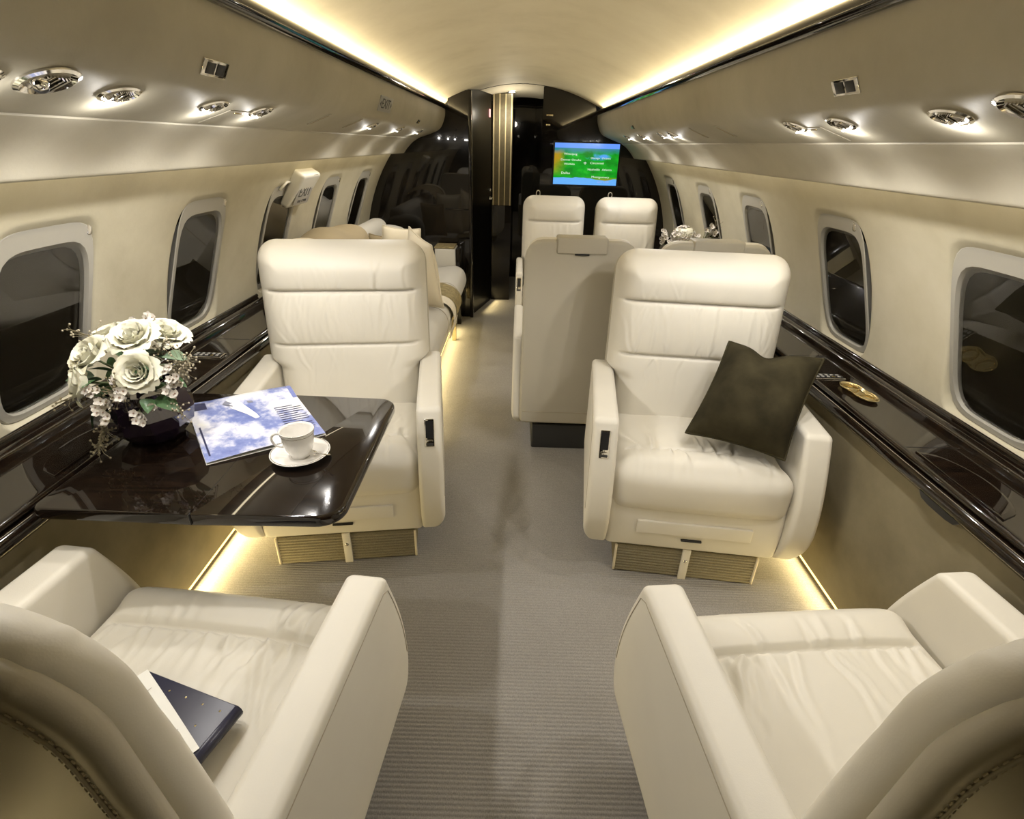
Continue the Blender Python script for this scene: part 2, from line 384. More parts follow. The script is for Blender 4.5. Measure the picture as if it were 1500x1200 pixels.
# side walls on a fuselage cylinder, with window openings
R0, Z0 = 1.285, .55
def wallx(z): return math.sqrt(R0*R0-(z-Z0)**2)
WIN = {-1: [1.44, 2.14, 2.84, 3.55, 4.28], 1: [1.45, 2.165, 2.94, 3.70, 4.54]}
WW = .165; WZ = .962; WH = .247
def se(th, a, b_, n):  # superellipse radius
    c, s_ = abs(math.cos(th))/a, abs(math.sin(th))/b_
    return (c**n+s_**n)**(-1/n)
ZT, ZB = 1.335, .66
def wall_side(s):
    side = 'left' if s < 0 else 'right'
    cs = [e-WW for e in WIN[s]]
    cs = [cs[0]-1.45, cs[0]-.72]+cs
    yend = 4.62 if s < 0 else 4.92
    bounds = [YB]+[(a+b_)/2 for a, b_ in zip(cs, cs[1:])]+[yend]
    parts = []
    for ci, c in enumerate(cs):
        y0, y1 = bounds[ci], bounds[ci+1]
        dy0, dy1, dz0, dz1 = c-y0, y1-c, WZ-ZB, ZT-WZ
        ang = sorted(set([2*PI*i/72 for i in range(72)]+[math.atan2(a, b_) % (2*PI) for a, b_ in ((dz1, dy1), (dz1, -dy0), (-dz0, -dy0), (-dz0, dy1))]))
        n = len(ang); rings = []
        if ci < 1:   # no window aft of the photographed bays: plain panel
            V = []; F = []; zz = np.linspace(ZB, ZT, 14)
            for z in zz: V += [(s*wallx(z), y0, z), (s*wallx(z), y1, z)]
            F = [(2*i, 2*i+1, 2*i+3, 2*i+2) for i in range(13)]; parts.append((V, F)); continue
        for t in (0, .25, .5, .7, .85, .95, 1):
            ring = []
            for th in ang:
                ca, sa = math.cos(th), math.sin(th)
                rr = min((dy1 if ca > 0 else dy0)/max(abs(ca), 1e-9), (dz1 if sa > 0 else dz0)/max(abs(sa), 1e-9))
                h = se(th, WW+.008, WH+.008, 5.6); L = rr+(h-rr)*t; y = c+L*ca; z = WZ+L*sa
                z = min(max(z, ZB), ZT); ring.append((s*wallx(z), y, z))
            rings.append(ring)
        for gro, dep in ((.004, .004), (0, .010), (-.006, .02), (-.012, .034)):   # rolled reveal lip
            ring = []
            for th in ang:
                h = se(th, WW+gro, WH+gro, 5.6); z = WZ+h*math.sin(th)
                k = .35+1.0*max(0, min(1, (1.2-z)/.45))
                ring.append((s*(wallx(z)+dep*k), c+h*math.cos(th), z))
            rings.append(ring)
        V = [p for r_ in rings for p in r_]; F = [(j*n+i, j*n+(i+1) % n, (j+1)*n+(i+1) % n, (j+1)*n+i) for j in range(len(rings)-1) for i in range(n)]
        parts.append((V, F))
    # lower curved strip down to the ledge
    V, F = join(parts)
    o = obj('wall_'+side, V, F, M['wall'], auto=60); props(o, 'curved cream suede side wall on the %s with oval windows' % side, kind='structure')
    # dado below the ledge, in taupe suede panels
    pr = [(s*1.052, .655), (s*1.055, .60), (s*1.062, .35), (s*1.075, .055), (s*1.09, .05), (s*1.13, .06)]
    ye2 = 2.50 if s < 0 else yend
    V, F = loft(pr, [YB, ye2]); obj('dado_panel', V, F, M['dado'], o)
    if s < 0:
        V, F = loft([(-1.285, .67), (-1.22, .66), (-1.20, 0)], [ye2, yend]); obj('dado_panel', V, F, M['dado'], o)
        V = [(x, ye2, z) for x, z in ((-1.05, 0), (-1.285, 0), (-1.285, .69), (-1.03, .69))]; obj('dado_return', V, [(0, 1, 2, 3)], M['dado'], o, False)
    V, F = loft([(s*1.14, .3), (s*1.14, -.01)], [YB, ye2]); obj('toe_recess', V, F, M['dado'], o)
    # LED strip at the foot
    V, F = loft([(s*1.092, .034), (s*1.096, .030), (s*1.092, .024)], [YB, ye2]); obj('light_strip', V, F, M['led_warm'], o)
    return o
WALLS = {s: wall_side(s) for s in (-1, 1)}

# windows
wi = 0
for s in (-1, 1):
    cs = [e-WW for e in WIN[s]]; cs = [cs[0]-.72]+cs
    for ci, c in enumerate(cs):
        wi += 1; n = 64; small = (s < 0 and ci == 3)
        def ring(a, b_, nn, cz, dep0, dep1, cyo=0):
            out = []
            for i in range(n):
                th = 2*PI*i/n; h = se(th, a, b_, nn); z = cz+h*math.sin(th)
                t = (1.21-z)/.50; out.append((s*(1.104+.012+.0+t*(1.272-1.104)+dep0+(dep1-dep0)*t), c+cyo+h*math.cos(th), z))
            return out
        RR = [ring(WW-.006, WH-.006, 5.6, WZ, .0, .024), ring(WW-.009, WH-.009, 5.6, WZ, -.002, .020),
              ring(WW-.022, .208, 5, .947, -.001, .020), ring(WW-.026, .205, 5, .947, .004, .026), ring(WW-.031, .199, 5, .947, .03, .05)]
        V = [p for r_ in RR for p in r_]; F = [(j*n+i, j*n+(i+1) % n, (j+1)*n+(i+1) % n, (j+1)*n+i) for j in range(len(RR)-1) for i in range(n)]
        o = obj('window_%d' % wi, V, F, M['window_white'], auto=28); props(o, 'oval cabin window with pale frame in the %s wall' % ('left' if s < 0 else 'right'), kind='structure')
        g = ring(WW-.026, .205, 5, .947, .009, .030); obj('window_pane', g if s < 0 else g[::-1], [tuple(range(n))], M['glass'], o, False)
        g = ring(WW+.02, .26, 4, .936, .052, .08); obj('outer_pane', g if s < 0 else g[::-1], [tuple(range(n))], M['outerglass'], o, False)
        # chrome shade latch near the upper corner farthest from the camera
        lx = s*(1.122+.012); M4 = frame((0, 1, 0), (-s*.32, 0, 1), (-s, 0, -.32), (lx, c+(WW-.028)*(1 if s < 0 else -.75), 1.180))
        poly_prism('latch', rrect(-.009, .009, -.017, .017, .006, 3), -.002, .009, M['chrome'], o, .003, M4=M4)

# forward bulkheads (black lacquer) following the cabin section
def section(s, top=True):
    """outline of one half of the cabin section from floor up to the crest (x,z)"""
    pts = [(1.09, 0), (1.06, .05), (1.04, .66), (1.04, .69), (1.277, .69)] if s > 0 else [(1.2, 0), (1.22, .66)]
    pts += [(wallx(z), z) for z in np.linspace(.72, 1.33, 10)]
    pts += [(.95, 1.36), (.932, 1.318)]+FASC[::-1][1:]+SOFF[::-1]+[(.585, 1.65)]
    pts += [(x, 1.832-.405*x*x) for x in np.linspace(.58, 0, 14)]
    return [(s*x, z) for x, z in pts]
def bulk(name, s, xin, y0, y1, label, zt=None):
    o_ = [p for p in section(s) if abs(p[0]) >= abs(xin) or p[0]*xin < 0]
    zin = 1.825-.42*xin*xin
    pts = o_+([] if xin*s < 0 else [])+[(xin, zin), (xin, 0)]
    M4 = Matrix(((1, 0, 0, 0), (0, 0, 1, 0), (0, 1, 0, 0), (0, 0, 0, 1)))
    # the outline is not convex: build each cap as horizontal slices to stay clean
    bm = bmesh.new(); a = [bm.verts.new((x, y0, z)) for x, z in pts]; b_ = [bm.verts.new((x, y1, z)) for x, z in pts]
    n = len(pts); ed = [bm.edges.new((a[i], a[(i+1) % n])) for i in range(n)]
    bmesh.ops.triangle_fill(bm, use_beauty=True, edges=ed)
    ed = [bm.edges.new((b_[i], b_[(i+1) % n])) for i in range(n)]
    bmesh.ops.triangle_fill(bm, use_beauty=True, edges=ed)
    for i in range(n): bm.faces.new((a[i], a[(i+1) % n], b_[(i+1) % n], b_[i]))
    bmesh.ops.recalc_face_normals(bm, faces=bm.faces)
    me = bpy.data.meshes.new(name); bm.to_mesh(me); bm.free()
    o = obj_me(name, me, M['lacquer_x'], None, False); props(o, label, kind='structure'); return o
BL = bulk('wall_forward_left', -1, -.405, 4.60, 4.68, 'glossy black lacquer bulkhead forward of the sofa')
BR = bulk('wall_forward_right', 1, .155, 4.90, 4.98, 'glossy black lacquer bulkhead that carries the map screen')
# door post & panel seams on the left bulkhead
bevbox('door_post', (-.425, -.398, 4.575, 4.70, 0, 1.755), M['lacquer_x'], BL, .004)
bevbox('dado_rail', (-.62, -.43, 4.592, 4.60, .90, .915), M['lacquer_x'], BL, .002)
# vestibule beyond the opening
V = [(-.41, 4.68, 0), (-.275, 5.20, 0), (-.275, 5.20, 1.80), (-.41, 4.68, 1.80)]
o = obj('wall_vestibule_left', [(x, y, z) for x, y, z in V]+[(x-.03, y, z) for x, y, z in V], [(0, 1, 2, 3), (7, 6, 5, 4), (0, 4, 5, 1), (3, 2, 6, 7), (0, 3, 7, 4), (1, 5, 6, 2)], M['satin_black'], smooth=False)
props(o, 'black lacquer side wall of the forward passage', kind='structure')
for z in (.955, 1.02):
    V, F = lathe([(0, 0), (.014, 0), (.014, .012), (.009, .02), (0, .022)], 16)
    obj('door_handle', V, F, M['chrome'], o, loc=(-.292, 5.14, z), rot=(0, PI/2, .25))
bevbox('door_lever', (-.292, -.262, 5.10, 5.18, .945, .962), M['chrome'], o, .004)
bevbox('lit_sign', (-.298, -.283, 5.13, 5.165, 1.60, 1.66), M['red'], o, .002)
o = obj('wall_vestibule_right', *box(.155, .19, 4.98, 6.3, 0, 1.83), M['lacquer_x'], smooth=False); props(o, 'black lacquer right wall of the forward passage', kind='structure')
o = obj('wall_front', *box(-.55, .5, 6.25, 6.3, 0, 1.9), M['lacquer_x'], smooth=False); props(o, 'black end wall at the far end of the forward passage', kind='structure')
cp2 = [(x, 1.828-.405*x*x) for x in np.linspace(-.42, .17, 15)]
V, F = loft(cp2, [4.9, 5.5]); V = [(x, y, z-.05*(y-4.9)/.6) for x, y, z in V]; V2, F2 = loft([(x, z+.012) for x, z in cp2], [4.68, 4.9])
o = obj('trim_3', *join([(V, F)]), M['ceil']); props(o, 'cream lit ceiling of the forward passage', kind='structure')
V, F = loft([(x, z-.0) for x, z in cp2], [5.5, 6.25]); obj('dark_ceiling', V, F, M['lacquer_x'], o)
V, F = lathe([(0, .004), (.020, .004), (.028, 0)], 20); V2, F2 = lathe([(.028, 0), (.034, -.004), (.036, .003)], 20)
DL = thing('ceiling_downlight', 'round lit downlight in the cream arch over the forward passage', 'light', (-.105, 5.2, 1.795), 0)
obj('lens', V, [f[::-1] for f in F], M['downlight'], DL, loc=(0, 0, -.003)); obj('bezel', V2, F2, M['chrome'], DL)
spot('vestibule_lamp', (-.105, 5.02, 1.765), (-.15, 4.9, 0), 5, SOFT, 165, .6, .02)
point('vestibule_bounce', (-.1, 5.05, 1.62), 3, SOFT, .03)
# striped panel hanging in the passage
SP = thing('striped_panel', 'tall taupe panel with cream vertical stripes in the forward passage', 'panel', (-.180, 5.22, .888))
bevbox('fabric_panel', (-.088, .088, -.01, .01, 0, .895), M['stripe'], SP, .003)
for x in (-.077, -.026, .026, .077): bevbox('stripe', (x-.0048, x+.0048, -.0135, -.0095, .001, .894), M['stripe_light'], SP, .001)
o = obj('galley_counter', *box(-.268, -.092, 5.21, 5.6, 0, .885), M['lacquer_x'], smooth=False); props(o, 'black lacquer counter under the striped panel', 'cabinet')
# aft end of the cabin, behind the camera
o = obj('wall_aft', *box(-1.3, 1.3, YB-.05, YB, 0, 1.9), M['lacquer_x'], smooth=False); props(o, 'black aft bulkhead behind the camera', kind='structure')

# wall mirrors / small plates on the right bulkhead
for z, wd in ((1.61, .055), (1.54, .035)): bevbox('nameplate', (.185, .185+wd, 4.892, 4.90, z, z+.012), M['gold'], BR, .002)

# ================================================================== LEDGES
def ledge(s):
    side = 'left' if s < 0 else 'right'
    yend = 2.50 if s < 0 else 4.90
    t = thing('side_ledge', ('black lacquer side ledge under the left windows holding the table' if s < 0 else 'black lacquer side ledge under the right windows with gold cup holder'), 'ledge', (s*1.15, 1.5, .655), 0, None)
    ox, oy, oz = s*1.15, 1.5, .655
    def lf(name, pr, m, ys=(YB, yend), **k):
        V, F = loft([(s*x-ox, z-oz) for x, z in pr], [y-oy for y in ys]); return obj(name, V, F, m, t, auto=50, **k)
    # top board with rounded front lip
    pr = [(1.215, .689), (1.06, .689)]+[(1.052+.012*math.cos(a), .680+.010*math.sin(a)) for a in np.linspace(PI/2, 3*PI/2, 9)]+[(1.046, .667), (1.038, .664), (1.030, .656), (1.031, .640), (1.036, .630), (1.048, .626), (1.062, .626)]
    lf('worktop', pr, M['lacquer'])
    rail = [(1.215+.0, .688)]+[(1.236+.020*math.cos(a), .700+.014*math.sin(a)) for a in np.linspace(PI, 0, 12)]+[(1.262, .694), (1.268, .712)]+[(1.272+.008*math.cos(a), .714+.010*math.sin(a)) for a in np.linspace(PI, .2, 8)]
    lf('rail', rail, M['lacquer'])
    # table storage recess: low rimmed lid
    for yc in ((1.14, -.1) if s < 0 else (1.08, 2.6)):
        pts = [(-.145, -.048)]+[(-.145+.29*q/14, -.048+.085*math.sin(PI*q/14)**.45) for q in range(1, 14)]+[(.145, -.048)]
        M4 = frame((0, 1, 0), (s, 0, 0), (0, 0, 1 if True else -1), (s*1.115-ox, yc-oy, .689-oz))
        poly_prism('recess_lid', pts, 0, .0035, M['lacquer'], t, .0015, M4=M4)
        pts2 = [(x*.9, y*.86-.002) for x, y in pts]
        poly_prism('recess_inset', pts2, .0033, .0042, M['lacquer'], t, 0, M4=M4)
        # finger pull under the lip
        M5 = frame((0, 1, 0), (0, 0, 1), (-s, 0, 0), (s*1.036-ox, yc-.02-oy, .630-oz))
        poly_prism('finger_pull', [(-.07, .004), (-.055, -.010), (-.03, -.014), (.03, -.014), (.055, -.010), (.07, .004)], -.002, .003, M['black'], t, 0, M4=M5)
    for y in ((.42, 1.95) if s < 0 else (.42, 1.25, 1.95, 2.75, 3.55)):
        bevbox('board_joint', (s*1.13-ox-.075, s*1.13-ox+.075, y-oy-.001, y-oy+.001, .6885-oz, .6897-oz), M['black'], t, .0003, 1)
    return t
LEDL, LEDR = ledge(-1), ledge(1)

def cup_holder(x, y, s, label):
    t = thing('cup_holder', label, 'cup holder', (x, y, .6895), 0, 'cup holders in the side ledges')
    t.rotation_euler = (0, 0, .12*s)
    # figure-eight brass well: rim + inner wall + floor
    def fig8(r1, r2, k):
        out = []
        for i in range(64):
            a = 2*PI*i/64; c, s_ = math.cos(a), math.sin(a)
            out.append(((r1+k)*s_*(.86+.0*c)*1.0*(1-.26*math.exp(-(c/.33)**2)), (r2+k)*c*1.0))
        return out
    rings = [(fig8(.040, .078, .0045), .0005), (fig8(.040, .078, .003), .0035), (fig8(.040, .078, 0), .003), (fig8(.040, .078, -.003), -.012), (fig8(.040, .078, -.007), -.018)]
    V = [(x_, y_, z+.001) for r_, z in rings for x_, y_ in r_]; n = 64
    F = [(j*n+i, j*n+(i+1) % n, (j+1)*n+(i+1) % n, (j+1)*n+i) for j in range(4) for i in range(n)]
    # keep the well above the board surface: shallow dish standing proud
    V = [(a, b_, .0015+(c+.018)*.35) for a, b_, c in V]
    obj('rim', V, F, M['gold'], t); obj('dish', [(a, b_, .0017) for a, b_ in fig8(.040, .078, -.006)], [tuple(range(64))], M['gold'], t, False)
    for yy in (-.040, .040):
        V, F = tube([(.024*math.cos(a), yy+.026*math.sin(a), .006) for a in np.linspace(0, 2*PI, 25)[:-1]], .0022, 6, True); obj('ring', V, F, M['gold'], t)
cup_holder(1.128, 1.60, 1, 'gold double cup holder set in the right ledge')
def control_panel(x, y, s, label):
    t = thing('seat_control_panel', label, 'control panel', (x, y, .689), 0, 'switch panels in the side ledges')
    bevbox('plate', (-.055, .055, -.022, .022, 0, .004), M['chrome'], t, .0015)
    bevbox('face', (-.050, .050, -.018, .018, .0035, .0048), M['black'], t, .001)
    for i in range(5):
        for j in range(2): bevbox('button', (-.044+i*.019, -.034+i*.019, -.012+j*.015, -.003+j*.015, .0045, .007), M['gold'] if (i, j) == (3, 0) else M['placard'], t, .001)
control_panel(1.095, 1.735, 1, 'small chrome switch panel beside the gold cup holder')
control_panel(-1.125, 1.77, -1, 'small chrome switch panel in the left ledge behind the roses')
# lettering on the rail beside the cup holder
for i in range(4):
    textobj('engraving', 'WATER COFFEE JUICE'[i*3:i*3+9], .008, M['whiteink'], LEDR, frame((0, -1, 0), (1, 0, .25), (0, 0, 1), (1.190-1.15+i*.009, 1.47-1.5, .6905-.655)))if False else None

# ================================================================== SEATS
def sm(t): t = np.clip(t, 0, 1); return t*t*(3-2*t)
def wrinkles(a, b_, seams, rng, count=16, amp=.0030, width=.0055, reach=.055, span=.27):
    """a across, b along; soft gathers that start at seams"""
    h = np.zeros_like(a)
    for sv, sides in seams:
        for k in range(count):
            x0 = rng.uniform(-span, span); sl = rng.uniform(-.35, .35)+x0*.9; w_ = width*rng.uniform(.7, 1.7); L = reach*rng.uniform(.4, 1.8); A = amp*rng.uniform(.3, 1)
            sd = rng.choice(sides); db = (b_-sv)*sd
            env = np.where(db > 0, np.exp(-(db/L)**1.6), 0)*sm(db/.012)
            xx = a-x0-sl*db+.006*np.sin(db*40+k)
            h += A*env*(np.exp(-(xx/w_)**2)-.8*np.exp(-((xx-1.7*w_)/w_)**2))
    return h
def seam_groove(a, b_, sv, half, depth, w_=.0045):
    return depth*np.exp(-((b_-sv)/w_)**2)*sm((half-np.abs(a))/.025)
def seat_piece_back(hw, fine, rng, bdy=0, cr=.075, fw=.115):
    d = .0052 if fine else .009; H = .645
    V, F = rbox(2*hw, .052, H, .025, d, 5)
    V = corner_round(V, 0, 2, hw, H/2, cr, [(1, 1), (-1, 1)], .025)
    x, y, z = V[:, 0].copy(), V[:, 1].copy(), V[:, 2].copy()
    front = sm((-y+.012)/.036)
    qx, qz = np.abs(x)-(hw-cr), z-(H/2-cr); sd = cr-(np.hypot(np.maximum(qx, 0), np.maximum(qz, 0))+np.minimum(np.maximum(qx, qz), 0))
    fall = 1-(1-np.clip(sd/fw, 0, 1))**(2.6 if fw < .15 else 2)                       # 1 on the front face
    s1, s2 = H/2-.170, H/2-.372
    # three puffs
    def puff(lo, hi, A): t = np.clip((z-lo)/(hi-lo), 0, 1); return A*np.sqrt(np.clip(4*t*(1-t), 0, 1))
    p = puff(s1, H/2+.09, .028)+puff(s2, s1, .016)+puff(-H/2-.1, s2, .014)+.062
    p *= fall*(1 if fw < .15 else .30)
    g = seam_groove(x, z, s1, hw-.035, .018)+seam_groove(x, z, s2, hw-.035, .013)
    wr = wrinkles(x, z, [(s1, (1, -1, -1)), (s2, (1, 1, -1))], rng, 22 if fine else 8, .0034 if fine else .003, .0045 if fine else .009, .075, hw-.07)
    # long vertical gathers between the two seams
    mid = ((z < s1) & (z > s2))
    for k in range(15 if fine else 5):
        x0 = rng.uniform(-hw+.06, hw-.06); t = (z-s2)/(s1-s2); xx = x-x0-.012*np.sin(t*3+k)*rng.uniform(.2, 1)
        w_ = rng.uniform(.003, .007)*(1 if fine else 1.8); wr += np.where(mid, np.sqrt(np.clip(np.sin(PI*np.clip(t, 0, 1)), 0, 1))*.0017*(np.exp(-(xx/w_)**2)-.7*np.exp(-((xx-2*w_)/w_)**2)), 0)
    y = y-front*(p-g+wr)
    k = hw-.032; nar = 1-(1-k/hw)*(1-sm((z+H/2-.170)/.045))       # narrower between the arms
    x = x*nar
    t = (z+H/2)/H
    return np.stack((x, y+bdy+.162+.073*t-.008*np.sin(PI*t), z+H/2+.415), 1), F
def stitch_line(path, L=.0055, gap=.0045, r=.0009):
    """little thread dashes along a 3D path -> V,F"""
    P = [Vector(p) for p in path]; cum = [0]
    for a, b_ in zip(P, P[1:]): cum.append(cum[-1]+(b_-a).length)
    def at(s_):
        for i in range(len(P)-1):
            if cum[i+1] >= s_: return P[i].lerp(P[i+1], (s_-cum[i])/max(1e-9, cum[i+1]-cum[i]))
        return P[-1]
    parts = []; s_ = 0
    while s_+L < cum[-1]:
        parts.append(tube([at(s_), at(s_+L/2), at(s_+L)], r, 4)); s_ += L+gap
    return join(parts)
def make_seat(label, loc, rz, W=.745, hb=.325, seed=0, fine=True, ctrl=-1, group=None, wa=.085, arms=(-1, 1), stitches=False, bdy=0, cr=.075, fw=.115, flap=True):
    rng = np.random.RandomState(seed)
    T = thing('cabin_seat', label, 'seat', loc, rz, group); hw = W/2
    d = .010 if fine else .02
    # backrest
    V, F = seat_piece_back(hb, fine, rng, bdy, cr, fw); obj('backrest', V, F, M['leather'], T)
    # rear shell
    H = .89; V, F = rbox(2*hb+.008, .030, H, .0148, .012 if fine else .03, 4)
    V = corner_round(V, 0, 2, hb+.004, H/2, cr+.004, [(1, 1), (-1, 1)], .0148); V = corner_round(V, 0, 2, hb+.004, H/2, .03, [(1, -1), (-1, -1)], .0148)
    x, y, z = V.T.copy(); back = sm(y/.012)
    # crowned rear face
    y = y+back*.010*(1-(x/hb)**2)*(1-(2*z/H)**4)
    t = (z+H/2)/H; V = np.stack((x, y+bdy+.186+.068*t, z+H/2+.165), 1)
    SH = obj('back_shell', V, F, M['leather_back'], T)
    # seam piping round the rear face + stitching
    def rear(u, v):  # u: x, v: z above floor -> point on rear face
        tt = (v-.165)/H; zz = v-.165-H/2
        return (u, bdy+.186+.015+.068*tt+.010*(1-(u/hb)**2)*(1-(2*zz/H)**4)+.0008, v)
    def outline(off, zb=.20):
        a = hb-off; zt = 1.055-off; R = cr+.004-off*.5; pts = [(-a, zb+q*(zt-R-zb)/24) for q in range(25)]
        pts += [(-a+R-R*math.cos(q), zt-R+R*math.sin(q)) for q in np.linspace(0, PI/2, 10)[1:]]
        pts += [(a-R-(2*(a-R))*(1-q), zt) for q in np.linspace(0, 1, 16)[1:]]
        pts += [(a-R+R*math.sin(q), zt-R+R*math.cos(q)) for q in np.linspace(0, PI/2, 10)[1:]]
        pts += [(a, zt-R-(zt-R-zb)*q/24) for q in range(1, 25)]
        return [rear(*q) for q in pts]
    if fine:
        V, F = tube(outline(.024), .0022, 6); obj('piping', V, F, M['leather_back'], T)
        if stitches:
            o = obj('stitching', *join([stitch_line(outline(.019)), stitch_line(outline(.029))]), M['stitch'], T, False, kind='stuff')
    elif flap:
        bevbox('pocket_flap', (-hb*.45, hb*.45, .185, .2775, 1.000, 1.066), M['leather_back'], T, .008)
        bevbox('grab_handle', (-hb*.13, hb*.13, (.262), .279, .996, 1.003), M['black'], T, .002)
        V, F = tube([rear(q, .235) for q in np.linspace(-hb+.01, hb-.01, 12)], .0018, 5); obj('piping', V, F, M['seam'], T)
    # armrests
    for sx in arms:
        V, F = rbox(wa, .55, .49, .017, .0125 if fine else .03, 4)
        x, y, z = V.T.copy(); z = z+.365; y = y-.085     # y -.36..+.19, z .12...61
        wy = np.clip((.19-y)/.55, 0, 1)**1.3
        u = np.clip((.61-z)/.33, 0, 1); g = .090*np.sin(u*PI/2)-.055*np.clip((.28-z)/.16, 0, 1)**2
        y = y-wy*g
        # bottom corners lifted front and rear
        lift = .05*np.clip((-y-.33)/.12, 0, 1)**2+.07*np.clip((y-.08)/.11, 0, 1)**2
        z = z+lift*np.clip((.30-z)/.18, 0, 1)
        # big radius at the lower outer edge
        r = .105; uu = np.clip((.12+r-z)/r, 0, 1); ins = r-np.sqrt(np.clip(r*r-(uu*r)**2, 0, None)); out_w = np.clip((x*1+wa/2)/wa, 0, 1)
        x = x-ins*out_w*.62
        x = sx*(x+hw-wa/2+.004*0)
        A = obj('armrest', np.stack((x, y, z), 1), F if sx > 0 else F[:, ::-1], M['leather'], T)
        if fine:
            xs = sx*(hw+.0002); sl = [(xs, -.40-.02+.012+.57*q-.0, .5885) for q in np.linspace(.14, 1, 20)][::-1]
            sl += [(xs, -.348-.09*math.sin(min(1, (.61-zz)/.33)*PI/2)+.009, zz) for zz in np.linspace(.575, .30, 14)]
            V, F2 = tube(sl, .0012, 5); obj('arm_seam', V, F2, M['seam'], A)
    # aisle-arm control
    if ctrl:
        zc, yc = .533, -.36-.09*math.sin((.61-.533)/.33*PI/2)
        th = math.atan2(.0365*1.05, .10)
        M4 = frame((1, 0, 0), (0, .36, 1), (0, -1, .36), (ctrl*(hw-wa/2), yc+.001, zc))
        C_ = poly_prism('control_unit', rrect(-.0165, .0165, -.047, .047, .004, 3), -.004, .004, M['chrome'], T, .0015, M4=M4)
        poly_prism('display', rrect(-.0125, .0125, -.018, .041, .003, 3), .0035, .0046, M['black'], C_, 0, M4=M4)
        poly_prism('lever', rrect(-.011, .011, -.030, -.024, .002, 3), .003, .008, M['chrome'], C_, .001, M4=M4)
        poly_prism('lower_key', rrect(-.012, .012, -.043, -.034, .002, 3), .0035, .0052, M['dark'], C_, .001, M4=M4)
    # cushion
    cw = hw-wa-.004
    V, F = rbox(2*cw+.03, .565, .182, .058, .0065 if fine else .02, 6)
    x, y, z = V.T.copy(); top = sm(z/.06)
    sv = -.155
    g = np.where(top > 0, seam_groove(x, y, sv, cw-.015, .017, .006), 0)
    wr = wrinkles(x, -y, [(-sv, (1, -1, -1))], rng, 34 if fine else 6, .0075, .0065 if fine else .01, .085, cw-.04)
    p = .016*np.clip(1-(x/cw)**2, 0, 1)*np.clip(1-((y-.03)/.3)**2, 0, 1)+.018*np.exp(-((y+.215)/.055)**2)*np.clip(1-(x/cw)**6, 0, 1)
    z = z+top*(p-g+wr)
    fr = sm((-y-.18)/.08)
    z = z+0*fr; y = y-fr*.018*np.clip(1-(x/cw)**4, 0, 1)*np.clip(1-(z/.085)**2, 0, 1)
    xx = x*(1-.055*(1-sm((-y-.18)/.08)))
    V = np.stack((xx, y-.135, z+.376-.030*sm((y+.1)/.3)), 1)
    obj('seat_cushion', V, F, M['leather'], T)
    # front shell below the cushion
    iw = hw-wa+.004
    V, F = rbox(2*iw, .50, .21, .02, .03, 4); x, y, z = V.T.copy()
    y = y-.015*np.clip((-y)/.25, 0, 1)*(1-(z/.105)**2); obj('seat_shell', np.stack((x, y-.135-.012, z+.235), 1), F, M['leather'], T)
    if fine:
        bevbox('front_panel', (-iw+.10, iw-.10, -.4185, -.40, .210, .262), M['leather'], T, .003)
        bevbox('pull_slot', (-.035, .035, -.4175, -.40, .187, .194), M['black'], T, .002)
    # pedestal and ribbed storage pouch
    bevbox('pedestal', (-.17, .17, -.16, .16, 0, .14), M['dark'], T, .01)
    if fine:
        pw = .245
        nrib = 9; prof = [(-.385, .004)]
        for i in range(nrib):
            z0_ = .006+i*.0125; prof += [(-.385, z0_), (-.3895, z0_+.004), (-.3895, z0_+.0085), (-.385, z0_+.012)]
        prof += [(-.38, .122)]
        VV = [(x_, y_-.0 if abs(x_) < pw-.001 else y_+.004, z_) for x_ in (-pw, -pw+.006, pw-.006, pw) for y_, z_ in prof]; n = len(prof)
        FF = [(j*n+i, (j+1)*n+i, (j+1)*n+i+1, j*n+i+1) for j in range(3) for i in range(n-1)]
        V2, F2 = box(-pw, pw, -.383, -.18, .003, .121)
        B_ = obj('storage_pouch', *join([(VV, FF), (V2, F2)]), M['ribfab'], T, auto=40, label='ribbed olive beige fabric pouch')
        for sx in (-1, 1):
            V, F = tube([(sx*pw, -.387, z_) for z_ in np.linspace(.006, .122, 8)], .005, 6); obj('binding', V, F, M['linen'], B_)
        bevbox('strap', (-.014, .014, -.398, -.388, .0, .135), M['leather'], B_, .002)
        V, F = lathe([(0, .005), (.004, .004), (.0065, 0)], 14); obj('stud', V, [f[::-1] for f in F], M['chrome'], B_, loc=(0, -.398, .085), rot=(PI/2, 0, 0))
    return T
TURN = math.radians(5.5)
make_seat('cream leather cabin seat facing the camera behind the black table', (-.661, 1.870, 0), math.radians(8.0), W=.718, hb=.312, bdy=-.035, seed=3, ctrl=1)
make_seat('cream leather cabin seat on the right with the dark brown pillow on it', (.658, 1.835, 0), -math.radians(6.5), W=.745, hb=.318, bdy=-.045, seed=11, ctrl=-1)
make_seat('cream leather seat at lower left with the navy notebook on it, seen from behind', (-.660, .475, 0), PI-TURN, W=.73, bdy=-.068, cr=.12, fw=.21, seed=21, ctrl=-1, stitches=True)
make_seat('empty cream leather seat at lower right, seen from behind', (.655, .475, 0), PI+TURN, W=.73, bdy=-.068, cr=.12, fw=.21, seed=33, ctrl=1, stitches=True)
k = dict(W=.55, hb=.232, fine=False, wa=.048)
make_seat('aisle seat of the right pair turned away, its whole taupe back in view', (.250, 2.50, 0), PI, seed=40, ctrl=0, **k)
make_seat('window seat of the right pair turned away, only its top shows above the pillow seat', (.808, 2.50, 0), PI, seed=41, ctrl=0, arms=(1,), **k)
make_seat('far cream leather seat facing aft beside the aisle, left of its twin', (.250, 4.03, 0), 0, seed=42, ctrl=-1, flap=False, **k)
make_seat('far cream leather seat facing aft beside the right wall', (.802, 4.03, 0), 0, seed=43, ctrl=0, flap=False, arms=(-1,), **k)
